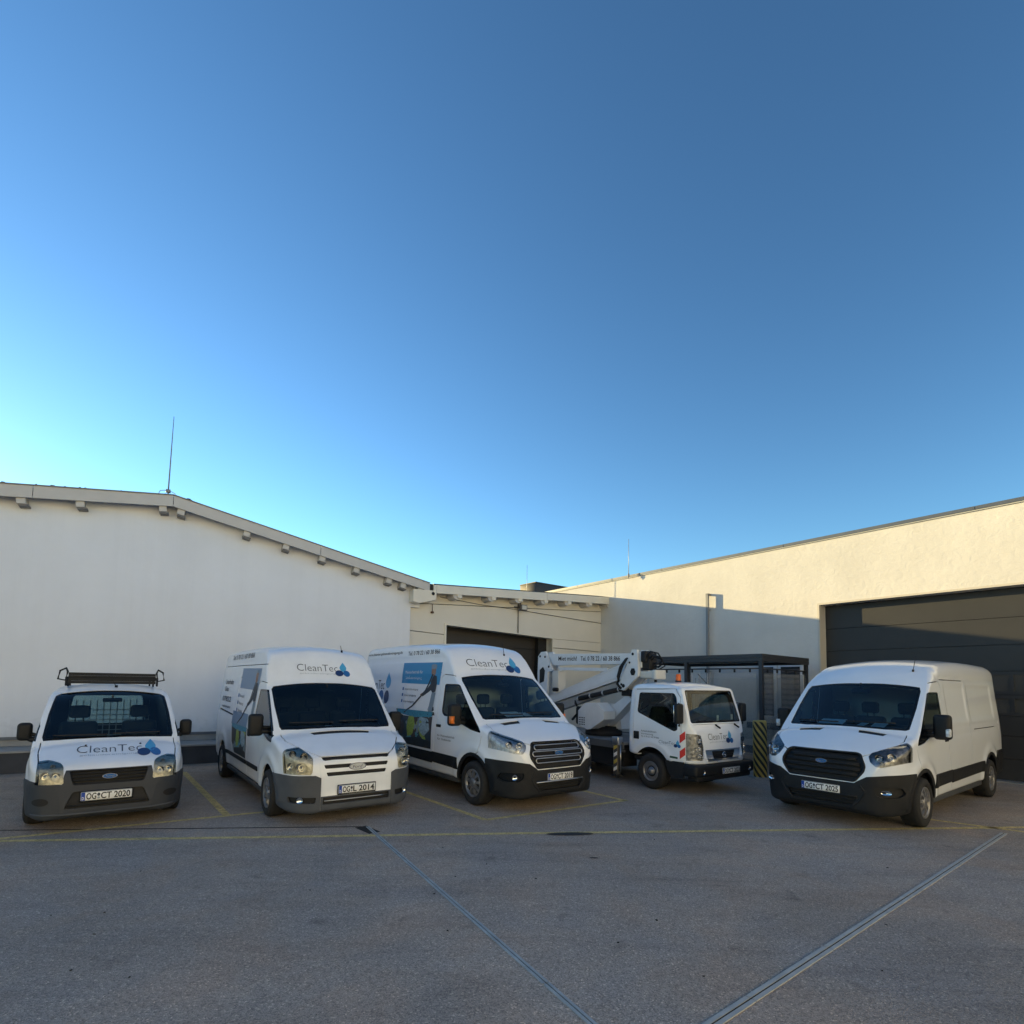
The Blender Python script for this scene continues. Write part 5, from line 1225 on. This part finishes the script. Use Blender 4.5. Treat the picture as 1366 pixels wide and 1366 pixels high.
# ------------------------------------------------------------------ boom lift truck
def boom_truck():
    root = thing('lift_truck', 'white truck with a folded boom lift and orange beacon on its cab roof', 'truck', (3.36, 10.86, 0), math.atan2(-math.cos(.60), math.sin(.60)))
    top = [(.96, .60), (.957, .78), (.950, .85), (.932, 1.0), (.905, 1.12), (.87, 1.20), (.853, 1.235), (.835, 1.27), (.75, 1.55), (.66, 1.85), (.648, 1.885), (.62, 1.925), (.56, 1.955), (.45, 1.985), (.2, 2.01), (-.3, 2.015), (-.5, 1.99), (-.57, 1.94), (-.60, 1.80)]
    W = [(-.60, .80), (-.55, .84), (-.4, .86), (.55, .86), (.66, .85), (.77, .82), (.86, .76), (.92, .69), (.95, .63), (.96, .59)]
    bot = [(-.60, .62), (.3, .56), (.85, .55), (.96, .56)]
    crown = [(-1, .04), (.52, .05), (.63, .03), (.85, .02), (.96, .02)]
    rs = [(-1, .10), (.5, .10), (.60, .05), (.65, .035), (.83, .035), (.92, .05), (.96, .03)]
    side = [(.4, .98), (.7, 1.), (1.15, 1.), (1.3, .985), (1.6, .945), (1.9, .90), (2.05, .88)]
    def bead(x, z): return .02 * math.exp(-((x ** 2 + (z - .33) ** 2) ** .5 - .54) ** 2 / .003)
    xs = sorted(set(round(x, 4) for x in [-.60, -.59, -.57, -.54] + lin(-.5, .5, 22) + lin(.5, .63, 10) + lin(.63, .85, 34) + lin(.85, .935, 12) + [.935, .942, .948, .952, .956, .96]))
    S = Shell(top, W, bot, crown, rs, side, xs, nside=40, bead=bead); bm = S.bm
    arches(S, bm, [(0, .33, .45)])
    ws = rpoly([(-.745, 1.27), (.745, 1.27), (.70, 1.86), (-.70, 1.86)], .05)
    pane(S, bm, ws, 'x', lambda c, n: c.x > .4 and c.z > 1.1, 'windscreen', glass('windscreen_glass_clear', (.55, .66, .62), 1.0), root, GLOSSBLK, .022)
    sw = rpoly([(-.34, 1.80), (.50, 1.80), (.565, 1.70), (.62, 1.14), (.54, 1.11), (-.36, 1.42)], .05)
    for sg in (-1, 1): pane(S, bm, sw, 'y', lambda c, n, sg=sg: c.y * sg > .4 and abs(n.y) > .3, 'side_window', SIDEG, root, GLOSSBLK, .02)
    fs = S.cut(bm, rpoly([(-.5, 1.35), (.5, 1.35), (.48, 1.8), (-.48, 1.8)], .05), 'x', lambda c, n: c.x < -.4)
    if fs: S.piece(S.take(bm, fs), 'rear_window', SIDEG, root, off=-.005, rim=.005)
    hl = rpoly([(.60, .62), (.56, .86), (.60, 1.06), (.70, 1.08), (1.0, 1.10), (1.0, .61)], .02)
    for sg in (-1, 1):
        fs = S.cut(bm, [(p[0] * sg, p[1]) for p in [(.5, .60), (1.0, .60), (1.0, 1.10), (.5, 1.10)]], 'x', lambda c, n, sg=sg: c.x > .60 and c.y * sg > .3, [((.66, 0, .9), (1, 0, 0)), ((.765, 0, .9), (-1, 0, 0))])
        if fs:
            nb = S.take(bm, fs); wb = S.piece(nb, 'hazard_marking', WHITE, root, off=.003, rim=.004)
            for k in range(2):
                z = .60 + k * .28
                v = [(.663, z + .03), (.762, z + .11), (.762, z + .25), (.663, z + .17)]
                S.decal('hazard_stripe', poly2d(v, .04), RED, wb, 'y', sg, .006)
        lamp(S, bm, root, [(p[0] * sg, p[1]) for p in hl], 'x', lambda c, n, sg=sg: c.x > .6 and c.y * sg > .2, [((.77, 0, .9), (1, 0, 0))], LENS, .05,
             [((.65 * sg, .95), .05, CHROME), ((.68 * sg, .82), .05, CHROME), ((.66 * sg, .70), .045, CHROME)], LAMPDK)
    fs = S.cut(bm, rpoly([(-.52, .80), (.52, .80), (.46, .60), (-.46, .60)], .02), 'x', lambda c, n: c.x > .6); g = S.piece(S.take(bm, fs), 'grille', SATIN, root, off=.003, rim=.02)
    S.decal('grille_opening', poly2d(rpoly([(-.34, .775), (.34, .775), (.28, .63), (-.28, .63)], .02), .1), BLACK, g, 'x', 1, .006)
    q = MB(); S.bars(q, [[(-.33, .72), (.33, .72)], [(-.30, .68), (.30, .68)]], 'x', 1, .005, .01); q.build('grille_bar', PLASTIC, g)
    h = S.hit((0, .70), 'x', 1); q = MB(); q.tube([(h.x + .02, .045 * math.cos(t), .70 + .045 * math.sin(t)) for t in lin(0, 2 * math.pi, 24)], .008, 6, closed=True); q.rbox(h.x + .01, h.x + .03, -.06, .06, .69, .71, .004, 1); q.build('front_badge', CHROME, root)
    gaps(S, bm, [[(-.44, .75), (-.44, 1.86), (.52, 1.88), (.64, 1.72), (.69, 1.10), (.70, .62)]], 'y', [side_t(-1), side_t(1)])
    gaps(S, bm, [[(-.70, 1.245), (.70, 1.245)]], 'x', [lambda c, n: c.x > .6], .008)
    S.piece(bm, 'cab_body', PAINT, root, off=0, rim=.02, free=False)
    S.decal('panel_sticker', poly2d([(.46, .635), (.62, .625), (.62, .66), (.46, .67)], .1), mat('sticker_green', (.02, .08, .05), .5), root, 'y', -1)
    bo = MB().rbox(.72, 1.03, -.88, .88, .34, .56, .06, 5).rbox(.78, 1.0, -.80, .80, .26, .38, .04).build('bumper', PLASTIC, root)
    for sg in (-1, 1):
        MB().lathe([(.001, -.02), (.035, .0), (.04, .008)], 16, 'x', (1.032, sg * .68, .43)).build('fog_lamp', CHROME, bo)
        MB().prism([(.33, .58), (.74, .58), (.74, .30), (.48, .28), (.40, .38)], sg * .84 - .02, sg * .84 + .02).build('step_panel', BLACK, root)
        m = MB().tube([(.62, sg * .83, 1.22), (.74, sg * .96, 1.22), (.74, sg * .96, 1.62), (.62, sg * .83, 1.62)], .013, 6); m.rbox(.68, .78, sg * .96 - .09, sg * .96 + .09, 1.26, 1.62, .04, 4)
        o = m.build('mirror', PLASTIC, root); MB().rbox(.665, .682, sg * .96 - .07, sg * .96 + .07, 1.29, 1.59, .005, 1).build('mirror_glass', CHROME, o)
        h = S.hit((-.36, .97), 'y', sg); MB().rbox(-.43, -.29, h.y - .012, h.y + .012, .90, 1.05, .012).build('door_handle', BLACK, root)
        wheel(root, (0, sg * .86, .33), sg, .33, .20, .18, 'steel')
        wheel(root, (-2.9, sg * .86, .33), sg, .33, .34, .18, 'steel')
    plate(root, 1.042, .12, .42, ('OG', 'CT 2023'))
    wiper(S, root, (-.55, 1.30), (-.08, 1.29)); wiper(S, root, (.08, 1.30), (.55, 1.29))
    for y in (-.10, .48):
        MB().tube([(.87, y, 1.235), (.925, y + .07, 1.17)], .016, 6).build('wiper_arm', BLACK, root)
    logo(S, root, -.40, .30, .97, .115, vert=1.1, m1=LB)
    logo(S, root, .20, .66, .87, .06, 'y', -1, vert=1.1)
    lines(S, root, [('Arbeitsbühnen', -.24, .14, 1.05, .035), ('Vermietung', -.24, .06, 1.0, .03), ('Tel. 0 78 22 / 60 38 866', -.24, .20, .95, .03)], 'y', -1)
    bc = MB().lathe([(.001, .13), (.035, .128), (.048, .11), (.05, .0)], 20, 'z', (-.04, 0, 2.045)).build('beacon', mat('beacon_orange', (.75, .13, .01), .25), root)
    MB().lathe([(.06, .03), (.062, .0)], 20, 'z', (-.04, 0, 2.013)).build('beacon_base', BLACK, bc)
    MB().tube([(.42, .28, 1.99), (.22, .27, 2.18)], .006, 6).build('aerial', BLACK, root)
    interior(root, .78, .22, .92, 1.26, .76, -.50, 1.8, (.38, -.38), .38, bulk=False)
    for y, z in ((.10, 1.32), (.55, 1.33)):
        h = S.hit((y, z + .03), 'x', 1); MB().box(h.x - .03, h.x - .026, y - .03, y + .03, z - .02, z + .08).build('sticker', PAPER, root)
    MB().box(-.5, .8, -.72, .72, .60, .66).build('cab_floor', BLACK, root)
    # chassis and deck
    ch = MB()
    for y in (-.35, .35): ch.box(-3.9, .7, y - .04, y + .04, .42, .58)
    ch.box(-2.55, -.75, -.80, -.42, .30, .70).box(-2.3, -.9, .42, .80, .30, .70).box(-3.95, -2.2, -.10, .10, .3, .5)
    ch.build('chassis', BLACK, root)
    dk = MB().box(-4.1, -.68, -.86, .86, .74, .79); dk.build('deck', mat('deck_grey', (.16, .17, .18), .6, noise=.3), root)
    q = MB()
    for y in (-.87, .87): q.box(-4.1, -.68, y - .012, y + .012, .66, .80)
    q.build('deck_edge', mat('edge_grey', (.09, .095, .1), .6), root)
    q = MB().prism([(-1.75, .74), (-1.02, .74), (-.92, .60), (-.68, .60), (-.68, .64), (-.90, .64), (-1.0, .79), (-1.75, .79)], -.86, -.82); q.build('mudguard', mat('edge_grey', (.09, .095, .1), .6), root)
    for y0 in (-.86, .56):
        q = MB(); c = (-2.9, .33); pts = [(c[0] + .43 * math.cos(t), c[1] + .43 * math.sin(t)) for t in lin(.2, math.pi - .1, 14)]
        q.add([(p[0], y, p[1]) for p in pts for y in (y0, y0 + .32)], [(2 * i, 2 * i + 1, 2 * i + 3, 2 * i + 2) for i in range(13)], True); q.build('mudguard', BLACK, root)
    # outriggers
    yb = mat('outrigger_band', (.45, .36, .08), .5)
    for x, sg in ((-.80, -1), (-.80, 1), (-3.7, -1), (-3.7, 1)):
        o = MB().rbox(x - .055, x + .055, sg * .93 - .05, sg * .93 + .05, .16, .80, .01).build('outrigger', mat('outrigger_dark', (.06, .06, .06), .5), root)
        MB().rbox(x - .085, x + .085, sg * .93 - .07, sg * .93 + .07, .74, .90, .01).build('outrigger_head', SATIN, o)
        for k in range(4):
            z = .22 + k * .14; MB().prism([(x - .045, z), (x + .045, z + .05), (x + .045, z + .12), (x - .045, z + .07)], sg * .984 - .003, sg * .984 + .003).build('warning_stripe', yb if k % 2 else WHITE, o)
        MB().tube([(x + .09, sg * .93, .22), (x + .09, sg * .93, .74)], .014, 8).tube([(x - .09, sg * .93, .30), (x - .09, sg * .93, .70)], .01, 8).build('outrigger_cylinder', SATIN, o)
        MB().rbox(x - .09, x + .09, sg * .93 - .08, sg * .93 + .08, .12, .16, .01).build('outrigger_foot', BLACK, o)
    # turret
    BW = mat('boom_white', (.70, .73, .75), .45, coat=.3, noise=.08, nscale=4)
    MB().lathe([(.40, .0), (.42, .02), (.42, .10), (.34, .12), (.30, .20), (.001, .20)], 28, 'z', (-2.15, 0, .79)).build('turntable', BLACK, root)
    tc = MB().prism([(-2.45, 1.02), (-2.45, 1.34), (-2.32, 1.44), (-2.20, 1.52), (-1.84, 1.54), (-1.60, 1.36), (-1.62, 1.18), (-2.02, .95), (-2.14, .93)], -.52, -.18)
    tc.build('turret_cover', BW, root)
    tcb = bpy.context.scene.objects.get('turret_cover')
    vt = MB()
    for i in range(4):
        for j in range(4): vt.box(-2.42 + i * .055, -2.385 + i * .055, -.524, -.519, 1.02 + j * .05, 1.045 + j * .05)
    vt.build('cover_vent', INKG, tcb)
    MB().prism([(-2.6, .95), (-2.6, 1.3), (-2.3, 1.5), (-1.8, 1.5), (-1.7, .95)], .12, .5).build('turret_cover', BW, root)
    MB().rbox(-2.75, -2.45, -.35, .3, 1.0, 1.42, .05).tube([(-2.8, -.3, 1.5), (-2.6, -.36, 1.3), (-2.9, -.3, 1.1)], .03).tube([(-2.7, -.4, 1.55), (-2.5, -.42, 1.35), (-2.75, -.4, 1.12)], .02).build('hydraulic_block', BLACK, root)
    # boom sections: seen in profile as (x, z)
    def sec(name, poly, y0, y1, m=BW): return MB().prism(poly, y0, y1).build(name, m, root)
    sec('lower_arm', [(-2.10, 1.02), (-1.90, 1.02), (-1.18, 1.62), (-1.30, 1.74), (-2.05, 1.30)], -.12, .14)
    b = sec('main_boom', [(-4.02, 1.42), (-1.42, 2.08), (-1.32, 2.42), (-1.34, 2.44), (-4.0, 1.63)], -.14, .10)
    MB().box(-.001, 0, -.001, 0, -.001, 0)
    for k, (a0, a1, hh) in enumerate(((0.02, .985, .10), (.02, .985, -.045))):
        p0 = Vector((-4.0, 1.53)) ; p1 = Vector((-1.38, 2.26)); d = p1 - p0; n = Vector((-d.y, d.x)).normalized()
        a = p0 + d * a0 + n * (hh - .03); c = p0 + d * a1 + n * (hh * 1.5 - .03)
        MB().prism([(a.x, a.y), (c.x, c.y), (c.x + n.x * .02, c.y + n.y * .02), (a.x + n.x * .02, a.y + n.y * .02)], -.152, -.14).build('boom_rib', BW, b)
    sec('telescopic_boom', [(-3.72, 1.26), (-1.40, 1.88), (-1.46, 2.05), (-3.85, 1.44)], -.09, .06, mat('boom_grey', (.36, .36, .35), .5, noise=.15))
    cy = MB().tube([(-2.82, -.17, 1.60), (-1.42, -.17, 1.85)], .055, 12); cy.build('lift_cylinder', BLACK, root)
    q = MB()
    for t in (0, .3, .6, .95): c = Vector((-2.82, -.17, 1.60)).lerp(Vector((-1.42, -.17, 1.85)), t); d = Vector((1.4, 0, .25)).normalized() * .018; q.tube([c - d, c + d], .062, 12)
    q.build('cylinder_band', SATIN, root)
    up_ = sec('upper_boom', [(-4.06, 2.715), (-1.08, 2.62), (-1.16, 2.40), (-3.82, 2.415)], -.16, .04)
    v, f = fit_text('Miet mich!', -3.62, -2.92, 2.53, .105, .012); obj('boom_lettering', [(p[0], -.164, p[1] - (p[0] + 3.62) * .026) for p in v], f, INK, up_)
    v, f = fit_text('Tel. 0 78 22 / 60 38 866', -2.78, -1.48, 2.505, .105, .012); obj('boom_lettering', [(p[0], -.164, p[1] - (p[0] + 2.78) * .026) for p in v], f, INK, up_)
    for t in (.0, .16): MB().box(-3.9, -1.2, -.166, -.16, 2.44 + t * 0, 2.452).build('boom_seam', BW, up_) if t == 0 else None
    sec('levelling_bar', [(-3.62, 2.36), (-1.9, 2.32), (-1.9, 2.245), (-3.62, 2.29)], -.14, -.06)
    e1 = sec('link_plate', [(-4.42, 2.66), (-4.30, 2.77), (-4.12, 2.78), (-3.86, 2.36), (-3.80, 2.28), (-4.00, 2.24), (-4.02, 1.78), (-4.10, 1.5), (-4.40, 1.5), (-4.44, 2.2)], -.20, -.14)
    sec('link_plate', [(-4.42, 2.66), (-4.30, 2.77), (-4.12, 2.78), (-3.86, 2.36), (-3.80, 2.28), (-4.00, 2.24), (-4.02, 1.78), (-4.10, 1.5), (-4.40, 1.5), (-4.44, 2.2)], .04, .10)
    MB().prism([(-4.34, 1.95), (-4.34, 2.30), (-4.20, 2.38), (-4.12, 2.28), (-4.16, 2.0)], -.206, -.2).build('link_opening', BLACK, e1)
    for x, z in ((-4.33, 2.66), (-4.12, 2.64), (-3.96, 2.38)): MB().lathe([(.001, -.01), (.028, -.008), (.03, .0)], 14, 'y', (x, -.203, z)).build('pin', BLACK, e1)
    MB().rbox(-3.80, -3.55, -.22, .04, 1.74, 2.27, .02).build('link_post', mat('post_cream', (.62, .60, .54), .5), root)
    MB().tube([(-3.70, -.24, 1.80), (-3.55, -.24, 1.80)], .05).build('link_roller', BLACK, root)
    # elbow at the cab end
    ep = [(-1.06, 2.70), (-.92, 2.69), (-.88, 2.28), (-.90, 2.12), (-1.12, 1.95), (-1.30, 1.82), (-1.42, 1.84), (-1.44, 1.98), (-1.24, 2.30)]
    e2 = sec('elbow_plate', ep, -.24, -.17); sec('elbow_plate', ep, .06, .12)
    hx = [(-1.03 + .075 * math.cos(t), -0.0 + 2.22 + .085 * math.sin(t)) for t in lin(0, 2 * math.pi, 6)]
    MB().prism(hx, -.246, -.24).build('elbow_opening', BLACK, e2)
    for x, z, r in ((-1.03, 2.60, .03), (-1.30, 1.92, .04), (-1.12, 2.42, .022), (-1.36, 1.95, .025)): MB().lathe([(.001, -.012), (r, -.01), (r, .0)], 14, 'y', (x, -.243, z)).build('pin', BLACK, e2)
    MB().tube([(-1.20, -.26, 2.50), (-1.36, -.28, 2.32), (-1.44, -.27, 2.12), (-1.48, -.25, 1.96), (-1.36, -.25, 1.86)], .028, 8).tube([(-1.16, -.27, 2.52), (-1.27, -.29, 2.36), (-1.38, -.28, 2.16), (-1.43, -.27, 2.0)], .02, 8).build('hydraulic_hose', BLACK, root)
    MB().rbox(-.90, -.46, -.18, .10, 2.08, 2.24, .03, 2).rbox(-.56, -.44, -.20, .12, 2.06, 2.26, .03, 2).build('basket_mount', mat('post_cream', (.62, .60, .54), .5), root)
    MB().rbox(-.88, -.66, -.14, .10, 2.26, 2.62, .03).rbox(-.86, -.72, -.20, .06, 2.42, 2.66, .03).build('jib_actuator', BLACK, root)
    MB().rbox(-.98, -.86, -.16, .1, 2.30, 2.64, .03).build('jib_bracket', BW, root)
    q = MB()
    for k, (a, b_, r) in enumerate(((2.52, .15, .016), (2.46, .12, .02), (2.40, .16, .014))):
        q.tube([(-.75, -.16 + k * .05, a), (-.58, -.20 + k * .06, a + b_ * .8), (-.40, -.18 + k * .05, a + b_ * .5), (-.34, -.12 + k * .04, a - .06), (-.50, -.05, a - .14), (-.66, .0, a - .12)], r, 8)
    q.build('hydraulic_hose', BLACK, root)
    MB().tube([(-.62, 0, 2.10), (-.62, 0, 1.98)], .03).tube([(-1.5, 0, 1.9), (-1.22, -.02, 1.68)], .05).rbox(-1.45, -1.2, -.16, -.02, 1.70, 1.84, .02).build('rest_bracket', BLACK, root)
    return root
v4 = boom_truck()
